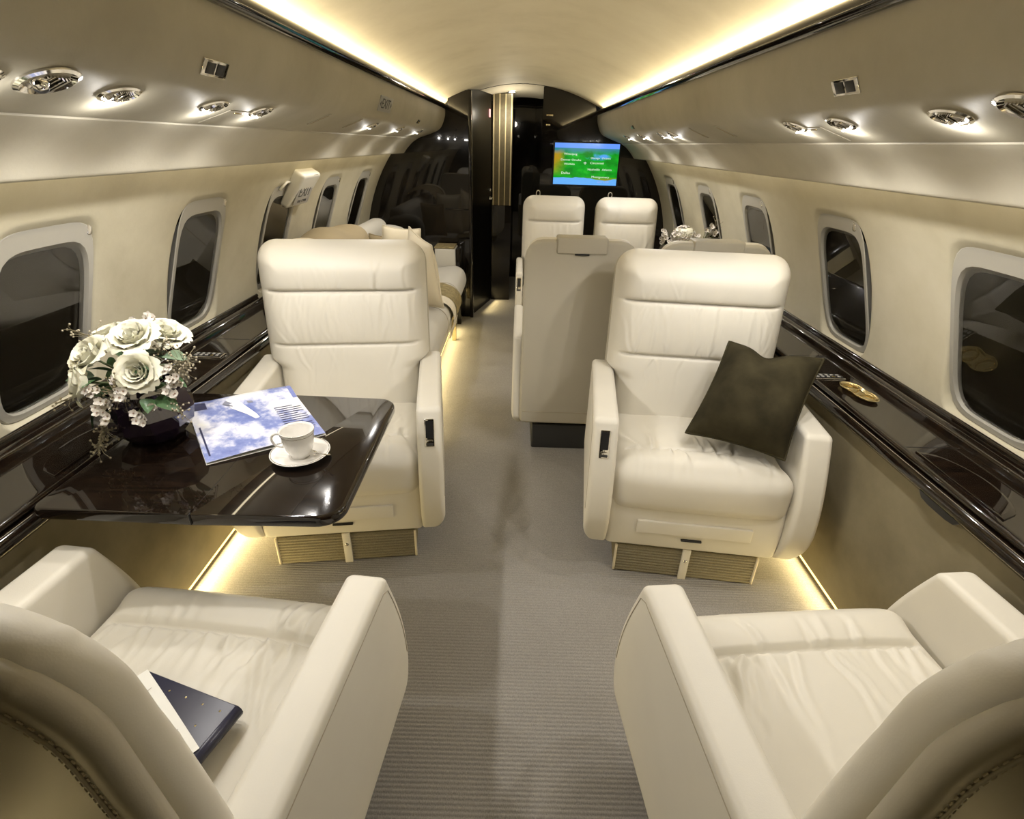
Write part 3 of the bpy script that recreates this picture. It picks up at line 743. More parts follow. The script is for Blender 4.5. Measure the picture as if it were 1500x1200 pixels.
# belt guides standing above the far seats
for x in (.125, .665):
    V, F = tube([(x+.014*math.cos(a), 4.26, 1.075+.020*math.sin(a)) for a in np.linspace(-.6, PI+.6, 16)], .004, 6)
    o = obj('belt_guide', V, F, M['chrome']); props(o, 'small chrome belt guide above the %s far seat' % ('aisle' if x < .4 else 'window side'), 'belt guide', 'chrome belt guides on the far seats')

# ================================================================== TABLE
def table():
    T = thing('folding_table', 'glossy black wood table pulled out from the left ledge', 'table', (-.69, 1.155, .70))
    ox, oy = -.69, 1.155
    yN, yF, xL, xR, xm = .862, 1.44, -1.02, -.368, -.680
    M4 = Matrix.Translation((-ox, -oy, 0))
    poly_prism('table_leaf', rrect(xm+.0006, xR, yN, yF, [.055, .001, .001, .055], 8), -.028, 0, M['lacquer'], T, .009, 4, M4=M4, skip_x=xm)
    poly_prism('table_leaf', rrect(xL, xm-.0006, yN, yF, [.001, .03, .03, .001], 6), -.028, 0, M['lacquer'], T, .009, 4, M4=M4, skip_x=xm)
    bevbox('hinge', (xm-.0015-ox, xm+.0015-ox, yN-.003-oy, yN+.006-oy, -.026, .0006), M['black'], T, .001)
    bevbox('hinge', (xm-.0006-ox, xm+.0006-ox, yN+.03-oy, yF-.01-oy, -.026, .0002), M['black'], T, .0003, 1)
    bevbox('support_arm', (-1.04-ox, -.60-ox, 1.12-oy, 1.18-oy, -.055, -.028), M['black'], T, .006)
    bevbox('latch_block', (-.70-ox, -.64-ox, .90-oy, .95-oy, -.048, -.028), M['dark'], T, .004)
    bevbox('support_rail', (-1.04-ox, -.40-ox, .90-oy, .925-oy, -.040, -.028), M['black'], T, .004)
table()

# magazine on the table
def magazine():
    A, B_, D_ = Vector((-.740, 1.045)), Vector((-.510, 1.205)), Vector((-.945, 1.325))
    u = (B_-A); v = (D_-A); T = thing('magazine', 'open blue and white aircraft magazine lying on the black table', 'magazine', (A.x, A.y, .7))
    n = 24
    def page(z0, lift, inset=0):
        V = []; F = []
        for j in range(n+1):
            for i in range(n+1):
                a = inset+i/n*(1-2*inset); b_ = inset+j/n*(1-2*inset); p = u*a+v*b_
                z = z0+lift*(math.exp(-((b_-.93)/.10)**2)*.008+.006*math.exp(-(a/.14)**2)*(b_)+.004*math.sin(a*PI))
                V.append((p.x, p.y, z))
        F = [(j*(n+1)+i, j*(n+1)+i+1, (j+1)*(n+1)+i+1, (j+1)*(n+1)+i) for j in range(n) for i in range(n)]
        return V, F
    V, F = page(.0015, 0); V2, F2 = page(.0008, 0, -.004); obj('back_cover', V2, F2, M['paper'], T)
    for q in range(3):
        Vq, Fq = page(.002+.0012*q, .5+.15*q, .004*(3-q)); obj('page', Vq, Fq, M['paper'], T)
    # printed cover, procedural sky-blue art
    m, nt, b = new_mat('magazine_print'); tc = nt.nodes.new('ShaderNodeUVMap')
    f1 = noise(nt, tc.outputs[0], 2.4, 5, .6); c1 = ramp(nt, f1, [(.30, (.10, .13, .38)), (.44, (.22, .27, .55)), (.54, (.75, .76, .86)), (.68, (.92, .91, .84))])
    nt.links.new(c1, b.inputs['Base Color']); b.inputs['Roughness'].default_value = .22; b.inputs['Coat Weight'].default_value = .3
    V3, F3 = page(.006, 1)
    o = obj('front_cover', V3, F3, m, T); uv = o.data.uv_layers.new(name='UVMap')
    for l in o.data.loops: i = l.vertex_index; uv.data[l.index].uv = ((i % (n+1))/n, (i//(n+1))/n)
    def surf(a, b_, dz=.0006):
        p = u*a+v*b_; return (p.x, p.y, .006+dz+(math.exp(-((b_-.93)/.10)**2)*.008+.006*math.exp(-(a/.14)**2)*(b_)+.004*math.sin(a*PI)))
    def patch(name, a0, a1, b0, b1, mat, dz=.0006, poly=None):
        if poly: V = [surf(a, b_, dz) for a, b_ in poly]; obj(name, V, [tuple(range(len(V)))], mat, T, False); return
        k = 8; V = [surf(a0+(a1-a0)*i/k, b0+(b1-b0)*j/k, dz) for j in range(k+1) for i in range(k+1)]
        obj(name, V, [(j*(k+1)+i, j*(k+1)+i+1, (j+1)*(k+1)+i+1, (j+1)*(k+1)+i) for j in range(k) for i in range(k)], mat, T, False)
    navy = simple('navy_print', (.03, .035, .10), .3); blue = simple('blue_print', (.16, .20, .48), .3)
    gold = simple('ochre_print', (.50, .36, .05), .35); jet = simple('jet_print', (.80, .81, .85), .3); grey = simple('grey_print', (.22, .23, .30), .3)
    patch('dark_title_box', .0, .16, .84, .95, navy)     # near the vase
    patch('title_underline', .0, .03, .84, .95, gold, .0009)
    patch('jet_picture', 0, 0, 0, 0, jet, .0008, [(.35, .92), (.44, .90), (.55, .58), (.56, .50), (.52, .49), (.47, .60), (.36, .78)])
    patch('jet_wing', 0, 0, 0, 0, grey, .0010, [(.30, .86), (.34, .90), (.44, .80), (.42, .76)])
    patch('jet_wing', 0, 0, 0, 0, grey, .0010, [(.52, .84), (.57, .83), (.58, .80), (.53, .80)])
    for i in range(13):
        patch('text_line', .72, .97 if i % 4 else .90, .12+i*.040, .132+i*.040, navy, .0008)
    patch('blue_border', .955, .998, .75, .995, blue, .0007)
    patch('sidebar_rule', .035, .05, .08, .55, navy, .0008)
    for i, a in enumerate((.18, .24, .30)):
        for jj in range(3): patch('signature_stroke', a, a+.035, .18+.09*jj, .19+.09*jj+.02*i, grey if False else blue, .0008) if False else None
    o.data.update()
magazine()

# cup, saucer, spoon
def cup():
    T = thing('saucer', 'white porcelain saucer with a thin platinum rim on the black table', 'saucer', (-.533, 1.092, .7005))
    V, F = lathe([(0, .003), (.022, .003), (.024, 0), (.030, 0), (.032, .003), (.055, .010), (.069, .016), (.0705, .0175), (.069, .0185), (.054, .0125), (.032, .007), (.022, .006), (0, .006)], 48)
    obj('dish', V, F, M['porcelain'], T)
    V, F = tube([(.0675*math.cos(a), .0675*math.sin(a), .0183) for a in np.linspace(0, 2*PI, 49)[:-1]], .0007, 5, True); obj('rim_band', V, F, M['silverband'], T)
    C_ = thing('coffee_cup', 'white porcelain cup with silver bands standing on the saucer', 'cup', (-.533, 1.092, .7065), 3.35); C_.scale = (.94, .94, 1.06)
    pr = [(0, .003), (.020, .003), (.0215, 0), (.024, 0), (.0245, .004), (.026, .008), (.032, .016), (.037, .030), (.0395, .046), (.0415, .062), (.043, .068), (.0422, .0685), (.040, .062), (.038, .046), (.0355, .030), (.030, .017), (.020, .010), (0, .008)]
    V, F = lathe(pr, 48); obj('bowl', V, F, M['porcelain'], C_)
    for z, r in ((.0675, .0432), (.0595, .0415)):
        V, F = tube([(r*math.cos(a), r*math.sin(a), z) for a in np.linspace(0, 2*PI, 49)[:-1]], .00055, 5, True); obj('silver_band', V, F, M['silverband'], C_)
    h = smooth_poly([(.040, .058), (.050, .060), (.060, .055), (.063, .044), (.057, .032), (.046, .026), (.035, .026)], 5)
    V, F = tube([(x, 0, z) for x, z in h], .0033, 8); obj('handle', V, F, M['porcelain'], C_)
    S_ = thing('teaspoon', 'small silver teaspoon resting on the saucer beside the cup', 'spoon', (-.499, 1.085, .7215), -.6)
    V, F = rbox(.030, .020, .004, .002, .004, 3); r = 1-(V[:, 0]/.015)**2; V[:, 1] *= np.sqrt(np.clip(r, .05, 1)); V[:, 2] -= .004*r; obj('spoon_bowl', V, F, M['chrome'], S_)
    V, F = tube([(.014, 0, 0), (.03, .002, .004), (.062, .004, .013)], [.0013, .0015, .0025], 6); obj('spoon_handle', V, F, M['chrome'], S_)
cup()

# ================================================================== FLOWERS
def petal_mesh(name, w_, h_, cup_, curl, seed):
    rng = np.random.RandomState(seed); n = 9; V = []; F = []
    for j in range(n):
        t = j/(n-1)
        for i in range(n):
            s_ = -1+2*i/(n-1); wd = w_*math.sin(min(1, t*1.05+.18)*PI*.56)**.8*(1-.25*max(0, t-.8)/.2)
            ang = s_*1.0*cup_; x = wd*math.sin(ang)/max(.2, math.sin(cup_)) if cup_ > .05 else wd*s_
            y = wd*(1-math.cos(ang))*.9; z = h_*t
            out = -curl*max(0, t-.55)**2*4*h_*.5*(1+.3*rng.uniform(-1, 1))
            V.append((x+rng.uniform(-1, 1)*.00025, y+out+h_*.18*(t-1)*-0+rng.uniform(-1, 1)*.00025, z-max(0, t-.75)**2*curl*h_*1.6+rng.uniform(-1, 1)*.0004))
    F = [(j*n+i, j*n+i+1, (j+1)*n+i+1, (j+1)*n+i) for j in range(n-1) for i in range(n-1)]
    me = bpy.data.meshes.new(name); me.from_pydata(V, [], F); me.materials.append(M['petal']); me.shade_smooth(); return me
PET = [petal_mesh('petal', .017, .030, 1.0, .0, 1), petal_mesh('petal', .024, .034, .9, .30, 2), petal_mesh('petal', .030, .036, .8, .7, 3), petal_mesh('petal', .033, .036, .7, 1.1, 4)]
def rose(c, direction, size, label, seed, group='white roses in the purple vase', stem_to=None):
    rng = random.Random(seed); d = Vector(direction).normalized()
    q = d.to_track_quat('Z', 'Y'); T = thing('white_rose', label, 'rose', (0, 0, 0), 0, group)
    T.rotation_euler = q.to_euler(); T.location = Vector(c)-d*.018*size; T.scale = (size,)*3
    def put(k, n, rad, tilt, z, sc=1, off=0):
        for i in range(n):
            a = 2*PI*i/n+off+rng.uniform(-.12, .12)
            o = bpy.data.objects.new('petal', PET[k]); COL.objects.link(o); o.parent = T
            m = Matrix.Rotation(a, 4, 'Z') @ Matrix.Translation((0, -rad, z)) @ Matrix.Rotation(tilt+rng.uniform(-.05, .05), 4, 'X') @ Matrix.Diagonal((sc, sc, sc, 1))
            o.matrix_local = m
    put(0, 3, .003, .12, .004, .62); put(0, 4, .0065, .10, .002, .85, .5); put(1, 4, .011, .16, .001, .82, .2); put(1, 5, .016, .26, 0, .95, .7)
    put(2, 5, .020, .42, -.002, .95, .1); put(3, 5, .024, .70, -.004, .95, .6)
    V, F = lathe([(0, -.006), (.010, -.005), (.015, .003), (.013, .012), (.0, .014)], 12); obj('calyx', V, F, M['leaf'], T)
    V, F = tube([(0, 0, -.004), (.0, .0, -.05), (.0, .0, -.075)], .0025, 6); obj('stem', V, F, M['stem'], T)
    return T
VX, VY = -.940, 1.180
def vase():
    T = thing('glass_vase', 'dark purple faceted glass vase holding roses on the black table', 'vase', (VX, VY, .7005), .25)
    n = 10; pr = [(.055, 0), (.062, .004), (.096, .045), (.104, .080), (.095, .122), (.088, .140), (.084, .140), (.090, .120), (.098, .080), (.05, .02)]
    V, F = lathe(pr, n); V2 = [(0, 0, .0)]
    F.append(tuple(range(n))[::-1]); F.append(tuple(range(9*n, 10*n)))
    obj('bowl', V, F, M['vase'], T, False)
    obj('water', *join([([(.07*math.cos(2*PI*i/n), .07*math.sin(2*PI*i/n), .125) for i in range(n)], [tuple(range(n))])]), M['vase'], T, False)
vase()
rose((-.985, 1.10, .955), (-.35, -.55, .75), .98, 'white rose at the left front of the bouquet, second lowest', 1)
rose((-.995, 1.06, .900), (-.75, -.6, .25), .98, 'lowest white rose drooping over the left side of the vase', 2)
rose((-1.015, 1.22, .965), (-.3, -.1, .95), 1.0, 'white rose at the upper left back of the bouquet', 3)
rose((-.905, 1.15, .985), (.05, -.45, .9), 1.05, 'topmost white rose at the centre of the bouquet', 4)
rose((-.870, 1.22, .972), (.45, -.1, .9), 1.05, 'white rose at the upper right of the bouquet', 5)
rose((-.862, 1.075, .925), (.15, -.9, .5), .92, 'white rose facing the camera in the lower middle of the bouquet', 6)
# leaves
def leaf_mesh(L, W_, bend, seed):
    n, m_ = 11, 5; V = []; F = []
    for j in range(n):
        t = j/(n-1); w_ = W_*math.sin(PI*min(1, t**.8))**.85*(1-.15*t)
        for i in range(m_):
            s_ = -1+2*i/(m_-1); V.append((w_*s_, L*t, -bend*L*t*t+abs(s_)*w_*.35))
    F = [(j*m_+i, j*m_+i+1, (j+1)*m_+i+1, (j+1)*m_+i) for j in range(n-1) for i in range(m_-1)]
    me = bpy.data.meshes.new('leaf'); me.from_pydata(V, [], F); me.shade_smooth(); return me
LFM = [leaf_mesh(.062, .019, .35, 0), leaf_mesh(.050, .016, .2, 1)]
LFP = [leaf_mesh(.055, .017, .3, 2)]
for q in LFM: q.materials.append(M['leaf'])
for q in LFP: q.materials.append(M['leafpale'])
FOL = thing('rose_foliage', 'green rose leaves spreading between the blooms over the purple vase', 'leaves', (VX, VY, .83))
def put_leaf(me, p, d, roll=0, sc=1):
    o = bpy.data.objects.new('leaf', me); COL.objects.link(o); o.parent = FOL
    q = Vector(d).to_track_quat('Y', 'Z').to_matrix().to_4x4()
    o.matrix_local = Matrix.Translation(Vector(p)-Vector((VX, VY, .83))) @ q @ Matrix.Rotation(roll, 4, 'Y') @ Matrix.Diagonal((sc, sc, sc, 1))
put_leaf(LFM[0], (-.850, 1.10, .850), (.75, -.45, -.02), .4, 1.15); put_leaf(LFM[0], (-.845, 1.13, .875), (.80, -.35, .30), .2, 1.1)
put_leaf(LFM[1], (-.86, 1.08, .855), (.5, -.8, -.15), -.3, 1.0); put_leaf(LFM[0], (-.985, 1.10, .84), (-.5, -.6, -.75), .3, 1.2)
put_leaf(LFP[0], (-.85, 1.16, .93), (.8, -.2, .15), .2, 1.2); put_leaf(LFM[1], (-.90, 1.13, .93), (.3, -.5, .1), .2, 1)
put_leaf(LFM[1], (-.95, 1.08, .90), (-.2, -.7, .1), .3, 1); put_leaf(LFM[0], (-.96, 1.12, .87), (-.8, -.3, -.1), .5, .9)
rr = random.Random(4)
for i in range(30):
    a = rr.uniform(0, 2*PI); r_ = rr.uniform(.02, .075); p = (VX+r_*math.cos(a), VY-.02+r_*math.sin(a)*.9, rr.uniform(.835, .925))
    put_leaf(rr.choice(LFM+LFP), p, (math.cos(a), math.sin(a), rr.uniform(-.3, .7)), rr.uniform(-1, 1), rr.uniform(.6, 1))
# wax flower sprigs
def wax_me():
    parts = []
    for k in range(5):
        a = 2*PI*k/5; n = 5; V = []; F = []
        for j in range(4):
            t = j/3
            for i in range(n):
                s_ = -1+2*i/(n-1); wd = .0042*math.sin(PI*(.15+.8*t)); rr_ = .002+.0065*t
                V.append((rr_*math.cos(a)-wd*s_*math.sin(a), rr_*math.sin(a)+wd*s_*math.cos(a), .004*t*t))
        F = [(j*n+i, j*n+i+1, (j+1)*n+i+1, (j+1)*n+i) for j in range(3) for i in range(n-1)]; parts.append((V, F))
    V, F = lathe([(.0, -.006), (.0025, -.005), (.0032, .0)], 8); parts.append((V, F))
    V, F = join(parts); nf = len(F); V2, F2 = lathe([(.0017, .0009), (.0012, .0016), (0, .0016)], 8)
    V, F = join([(V, F), (V2, F2)])
    me = bpy.data.meshes.new('flower'); me.from_pydata(V, [], F); me.materials.append(M['waxpetal']); me.materials.append(M['wax_eye'])
    for p in me.polygons[nf:]: p.material_index = 1
    me.shade_smooth(); return me
WAX = wax_me()
def wax_sprig(base, tips, label, seed, scale=1.15, group='wax flower sprigs in the purple vase'):
    rng = random.Random(seed); T = thing('wax_flower_sprig', label, 'flower', base, 0, group); B_ = Vector(base); st = []
    for p in tips:
        for k in range(4):
            q = Vector(p)+Vector((rng.uniform(-1, 1), rng.uniform(-.6, .6), rng.uniform(-1, 1)))*.012
            o = bpy.data.objects.new('flower', WAX); COL.objects.link(o); o.parent = T
            d = Vector((rng.uniform(-.6, .6), -1, rng.uniform(.1, .9)))
            o.matrix_local = Matrix.Translation(q-B_) @ d.to_track_quat('Z', 'Y').to_matrix().to_4x4() @ Matrix.Diagonal((scale,)*3+(1,))
            st.append(tube([(0, 0, 0), (Vector(p)-B_)*.6, q-B_-d.normalized()*.004], .0009, 4))
    obj('stem', *join(st), M['stem'], T)
wax_sprig((VX+.04, VY-.06, .83), [(-.845, 1.065, .835), (-.86, 1.055, .815), (-.875, 1.05, .822)], 'sprig of tiny white wax flowers hanging in front of the vase', 1)
wax_sprig((VX+.05, VY-.03, .84), [(-.800, 1.09, .905), (-.795, 1.10, .885), (-.805, 1.08, .868), (-.815, 1.10, .925)], 'sprig of tiny white wax flowers right of the lower middle rose', 2)
wax_sprig((VX-.03, VY-.06, .83), [(-.945, 1.04, .885), (-.93, 1.035, .865), (-.94, 1.03, .840), (-.925, 1.03, .828)], 'sprig of tiny white wax flowers left of the vase centre under the leftmost roses', 3)
wax_sprig((VX, VY-.06, .84), [(-.895, 1.045, .880), (-.885, 1.04, .868), (-.915, 1.08, .905)], 'sprig of tiny white wax flowers in the very middle of the bouquet', 4)
wax_sprig((VX, VY, .86), [(-.93, 1.25, .992), (-.91, 1.24, .988), (-.95, 1.24, .984)], 'sprig of tiny white wax flowers behind the topmost rose', 5)
# seeded eucalyptus
def seed_sprig(base, tip, n, label, seed, mat, spread=.022, group='seeded eucalyptus sprigs in the purple vase'):
    rng = random.Random(seed); T = thing('eucalyptus_sprig', label, 'sprig', base, 0, group); B_ = Vector(base); D_ = Vector(tip)-B_
    st = [tube([(0, 0, 0), D_*.5+Vector((0, 0, .008)), D_], .0012, 5)]; sd = []
    for i in range(n):
        t = rng.uniform(.45, 1.08); q = D_*t+Vector((rng.gauss(0, 1), rng.gauss(0, 1), rng.gauss(0, 1)))*spread*.6
        st.append(tube([D_*(t-.08), q*.5+D_*t*.5, q], .0006, 4))
        V, F = lathe([(0, -.0028), (.0018, -.0018), (.0026, .0006), (.0012, .0024), (0, .0026)], 6); sd.append(([tuple(Vector(v)+q) for v in V], F))
    obj('twig', *join(st), M['seed'], T); obj('seeds', *join(sd), mat, T, kind='stuff')
seed_sprig((-.86, 1.17, .87), (-.785, 1.14, .930), 70, 'pale seeded eucalyptus sprig reaching right from the bouquet', 1, M['seedpale'], .030)
seed_sprig((-.86, 1.15, .86), (-.775, 1.06, .825), 28, 'thin seeded sprig hanging over the magazine corner', 2, M['seedpale'], .016)
seed_sprig((-.96, 1.10, .83), (-.975, 1.03, .745), 60, 'dark seeded eucalyptus sprig hanging down the left of the vase', 3, M['seed'], .022)
seed_sprig((-.97, 1.14, .86), (-1.06, 1.06, .845), 18, 'sparse seeded twig reaching left above the ledge', 4, M['seed'], .02)
seed_sprig((-.93, 1.12, .84), (-.905, 1.05, .885), 70, 'dark seeded eucalyptus cluster between the left and the middle roses', 5, M['seed'], .028)
seed_sprig((-.95, 1.22, .90), (-1.09, 1.20, .975), 26, 'small seeded sprig behind the leftmost rose', 6, M['seedpale'], .018)
seed_sprig((-.90, 1.2, .90), (-.84, 1.16, .965), 30, 'seeded sprig standing between the topmost and the upper right rose', 7, M['seedpale'], .016)

# ================================================================== PILLOWS
def pillow(label, corners, thick, mat, seed=0, notch=None, group=None, name='throw_pillow', n=40, norm=None, piping=True):
    """corners TL,TR,BR,BL in world space"""
    A, B_, C_, D_ = [Vector(c) for c in corners]; o_ = (A+B_+C_+D_)/4
    nrm = (B_-A).cross(D_-A).normalized() if norm is None else Vector(norm).normalized()
    T = thing(name, label, 'pillow', o_, 0, group); rng = np.random.RandomState(seed); V = []; F = []
    edge = []
    for side in (1, -1):
        for j in range(n+1):
            for i in range(n+1):
                a, b_ = i/n, j/n; u_, v_ = 2*a-1, 2*b_-1
                # edges pull inward between the corners
                u2 = u_*(1-.065*(1-v_*v_)); v2 = v_*(1-.065*(1-u_*u_))
                a2, b2 = (u2+1)/2, (v2+1)/2
                p = A.lerp(B_, a2).lerp(D_.lerp(C_, a2), b2)
                h = thick*(max(0, 1-abs(u_)**2.6)**.62)*(max(0, 1-abs(v_)**2.6)**.62)*1.12
                if notch is not None:
                    k = math.exp(-((u_-notch)/.30)**2)*max(0, 1-b_/.42)**1.2
                    h *= 1-.62*k; p = p+(D_-A)*.075*k
                h += .007*math.sin(u_*4.3+v_*3+seed)*(1-u_*u_)*(1-v_*v_)
                V.append(tuple(p+nrm*h*side-o_))
                if side == 1 and (i in (0, n) or j in (0, n)): pass
    m_ = n+1
    for k in (0, 1):
        o2 = k*m_*m_
        for j in range(n):
            for i in range(n):
                q = (o2+j*m_+i, o2+j*m_+i+1, o2+(j+1)*m_+i+1, o2+(j+1)*m_+i); F.append(q if k else q[::-1])
    obj('cover', V, F, mat, T)
    if piping:
        per = [j*m_ for j in range(m_)]+[n*m_+i for i in range(1, m_)]+[j*m_+n for j in range(n-1, -1, -1)]+[i for i in range(n-1, 0, -1)]
        V2, F2 = tube([V[i] for i in per], .0042, 6, True); obj('piping', V2, F2, mat, T)
    return T
pillow('dark olive brown suede pillow leaning on the right cabin seat', [(.735, 1.765, .800), (1.005, 1.64, .790), (.850, 1.43, .525), (.575, 1.575, .535)], .10, M['suede'], 3, notch=-.1)
# pillows on the sofa
pillow('cream linen pillow standing tallest on the sofa, nearest the aisle', [(-.64, 3.14, .965), (-.50, 3.04, .88), (-.44, 3.02, .53), (-.70, 3.12, .50)], .065, M['linen'], 5, group='pillows on the sofa')
pillow('cream linen pillow behind the tallest one on the sofa', [(-.86, 3.42, .93), (-.62, 3.38, .92), (-.60, 3.30, .52), (-.90, 3.32, .52)], .06, M['linen'], 6, group='pillows on the sofa')
pillow('small taupe pillow in shadow between the cream pillows and the sofa back', [(-1.0, 3.60, .85), (-.78, 3.55, .84), (-.76, 3.46, .52), (-1.0, 3.5, .52)], .05, M['brownthrow'], 7, group='pillows on the sofa')

# ================================================================== SOFA
def sofa():
    T = thing('long_sofa', 'pale grey long sofa along the left wall beyond the first seat', 'sofa', (-.75, 3.4, 0)); ox, oy = -.75, 3.4
    L = 1.92
    # seat body with a big rolled front edge
    pr = smooth_poly([(-.52, .10), (-.505, .20), (-.465, .30), (-.430, .38), (-.428, .44), (-.455, .49), (-.52, .515), (-.65, .50), (-.85, .485), (-1.02, .48)], 5)
    ys = np.concatenate(([2.44, 2.445, 2.46], np.linspace(2.5, 4.26, 20), [4.31, 4.33, 4.335]))
    V = []; F = []
    n = len(pr)
    for y in ys:
        e = min(abs(y-2.44), abs(4.335-y)); k = 1-.10*max(0, 1-e/.05)**2
        for x, z in pr: V.append(((x+.75)*k+.0, y-oy, .30+(z-.30)*k))
    F = [(j*n+i, (j+1)*n+i, (j+1)*n+i+1, j*n+i+1) for j in range(len(ys)-1) for i in range(n-1)]
    obj('seat_cushion', V, F, M['sofafab'], T)
    # cushion joints
    for yj in (3.08, 3.70):
        V, F = tube([(x+.75, yj-oy, z+.001) for x, z in pr[2:]], .0022, 5); obj('cushion_seam', V, F, M['seam'], T)
    bevbox('base', (-1.02-ox, -.56-ox, 2.46-oy, 4.32-oy, .02, .12), M['dark'], T, .01)
    for y in (2.56, 3.95): bevbox('leg', (-.515-ox, -.480-ox, y-oy, y+.03-oy, 0, .33), M['gold'], T, .003)
    V, F = loft([(.205, .055), (.212, .047), (.205, .040)], [2.50-oy, 4.0-oy]); obj('light_strip', V, F, M['led_warm'], T)
    # backrest and rolled far arm
    V, F = rbox(.15, 1.75, .42, .065, .05, 5); obj('backrest', V+np.array([-1.10-ox, 0.0, .66]), F, M['sofafab'], T)
    V, F = rbox(.34, .16, .30, .075, .04, 5); V[:, 2] += .04*(1-(V[:, 0]/.17)**2); obj('armrest', V+np.array([-1.03-ox, 4.25-oy, .63]), F, M['sofafab'], T)
    V, F = rbox(.30, .16, .44, .078, .03, 6); x, y, z = V.T.copy(); obj('armrest', V+np.array([-1.05-ox, 4.20-oy, .66]), F, M['sofafab'], T) if False else None
sofa()
# leather end cabinet beside the bulkhead
o = thing('end_cabinet', 'white leather end cabinet with dark top between sofa and black bulkhead', 'cabinet', (-.605, 4.47, 0))
bevbox('body', (-.085, .085, -.10, .10, .0, .63), M['white'], o, .012)
bevbox('top', (-.088, .075, -.10, .10, .63, .642), M['throw'], o, .003)
bevbox('side_panel', (.0855, .12, -.10, .10, .0, .63), M['lacquer_x'], o, .004)
# throw over the sofa front
def throw_blanket():
    T = thing('olive_throw', 'olive knitted throw with cream fringe draped over the sofa front edge', 'blanket', (-.47, 3.42, .5))
    pr = smooth_poly([(-.66, .512), (-.56, .526), (-.50, .523), (-.447, .502), (-.415, .455), (-.413, .385), (-.44, .33)], 5)
    def strip(y0, y1, off, pp, jit=.004, nn=14):
        V = []; n = len(pp)
        for j in range(nn):
            y = y0+(y1-y0)*j/(nn-1)
            for i, (x, z) in enumerate(pp):
                a = off+jit*math.sin(j*1.9+i*.35); V.append((x+.47+a*(i/n), y-3.42+(.05*(i/n)), z-.5+a*(1-i/n)))
        return V, [(j*n+i, (j+1)*n+i, (j+1)*n+i+1, j*n+i+1) for j in range(nn-1) for i in range(n-1)]
    o = obj('knit', *strip(3.30, 3.60, .007, pr, .006), M['throw'], T)
    obj('border', *strip(3.16, 3.30, .006, pr[:-2], .002), M['fringe'], T)
    fr = []
    for k in range(26):
        y = 3.16+k*.012; x, z = pr[-4]
        fr.append(tube([(x+.47+.010, y-3.42, z-.5), (x+.47+.006+.004*math.sin(k), y-3.42+.006*math.sin(k*2), z-.53), (x+.46+.004, y-3.42+.01*math.cos(k*3), z-.565)], .003, 5))
    obj('fringe', *join(fr), M['fringe'], T, kind='stuff')
throw_blanket()
def brown_cover():
    T = thing('tan_blanket', 'tan blanket folded over the near end of the sofa back', 'blanket', (-1.0, 2.9, .9))
    V = []; n = 16; m_ = 20
    for j in range(m_):
        t = j/(m_-1); y = -.25+.62*t
        for i in range(n):
            a = PI*i/(n-1); k = .85+.15*math.sin(t*PI)
            V.append((-.055+.175*math.cos(PI-a)*k, y+.015*math.sin(i*.7), -.04+.105*math.sin(a)*k+.008*math.sin(t*9+i*.5)))
    F = [(j*n+i, j*n+i+1, (j+1)*n+i+1, (j+1)*n+i) for j in range(m_-1) for i in range(n-1)]
    obj('fabric', V, F, M['brownthrow'], T)
    V, F = tube([(-.055+.170*math.cos(PI-a), -.255, -.045+.10*math.sin(a)) for a in np.linspace(0, PI, 16)], .012, 8); obj('white_hem', V, F, M['linen'], T, label='cream hem')
brown_cover()

# ================================================================== NOTEBOOK + PAPER on the near left seat
def notebook():
    T = thing('navy_notebook', 'navy notebook with small gold dots lying on the lower left seat', 'notebook', (-.602, .548, .4845), math.radians(-17.6))
    navy = simple('navy_leather', (.022, .022, .045), .35)
    bevbox('cover', (-.105, .100, -.068, .068, .020, .024), navy, T, .002)
    bevbox('cover', (-.105, .100, -.068, .068, 0, .003), navy, T, .0015)
    V, F = tube([(.099, -.068, .012), (.099, .068, .012)], .012, 10); obj('spine', V, F, navy, T)
    bevbox('page_block', (-.100, .093, -.063, .063, .003, .020), M['paper'], T, .002)
    for i in range(5):
        for j in range(4):
            V, F = lathe([(0, .0008), (.0016, .0006), (.002, 0)], 8); obj('gold_dot', V, [f[::-1] for f in F], M['gold'], T, loc=(-.090+i*.038+(j % 2)*.019, -.052+j*.034, .024))
    P_ = thing('paper_sheet', 'folded white sheet with a line drawing lying across the navy notebook', 'paper', (-.630, .533, .5095), math.radians(-38.7))
    n = 12; V = [(-.11+.22*i/n, -.055+.11*j/n, .0012+.004*math.sin(i/n*PI)*(.5+.5*j/n)) for j in range(n+1) for i in range(n+1)]
    F = [(j*(n+1)+i, j*(n+1)+i+1, (j+1)*(n+1)+i+1, (j+1)*(n+1)+i) for j in range(n) for i in range(n)]
    obj('sheet', V, F, M['paper'], P_); ink = simple('sepia_ink', (.25, .20, .13), .6)
    V, F = tube([(.0+.035*math.cos(a)*(1+.2*math.sin(3*a)), .0+.022*math.sin(a), .0068) for a in np.linspace(0, 2*PI, 30)[:-1]], .0007, 4, True); obj('drawing', V, F, ink, P_)
    for q in range(6):
        a = q*1.05; V, F = tube([(0, 0, .0068), (.030*math.cos(a), .018*math.sin(a), .0068)], .0005, 4); obj('drawing', V, F, ink, P_)
    for q in (-.06, .055): V, F = tube([(q, -.045, .0058), (q+.01, 0, .0062), (q, .045, .0058)], .0005, 4); obj('drawing', V, F, ink, P_)
notebook()

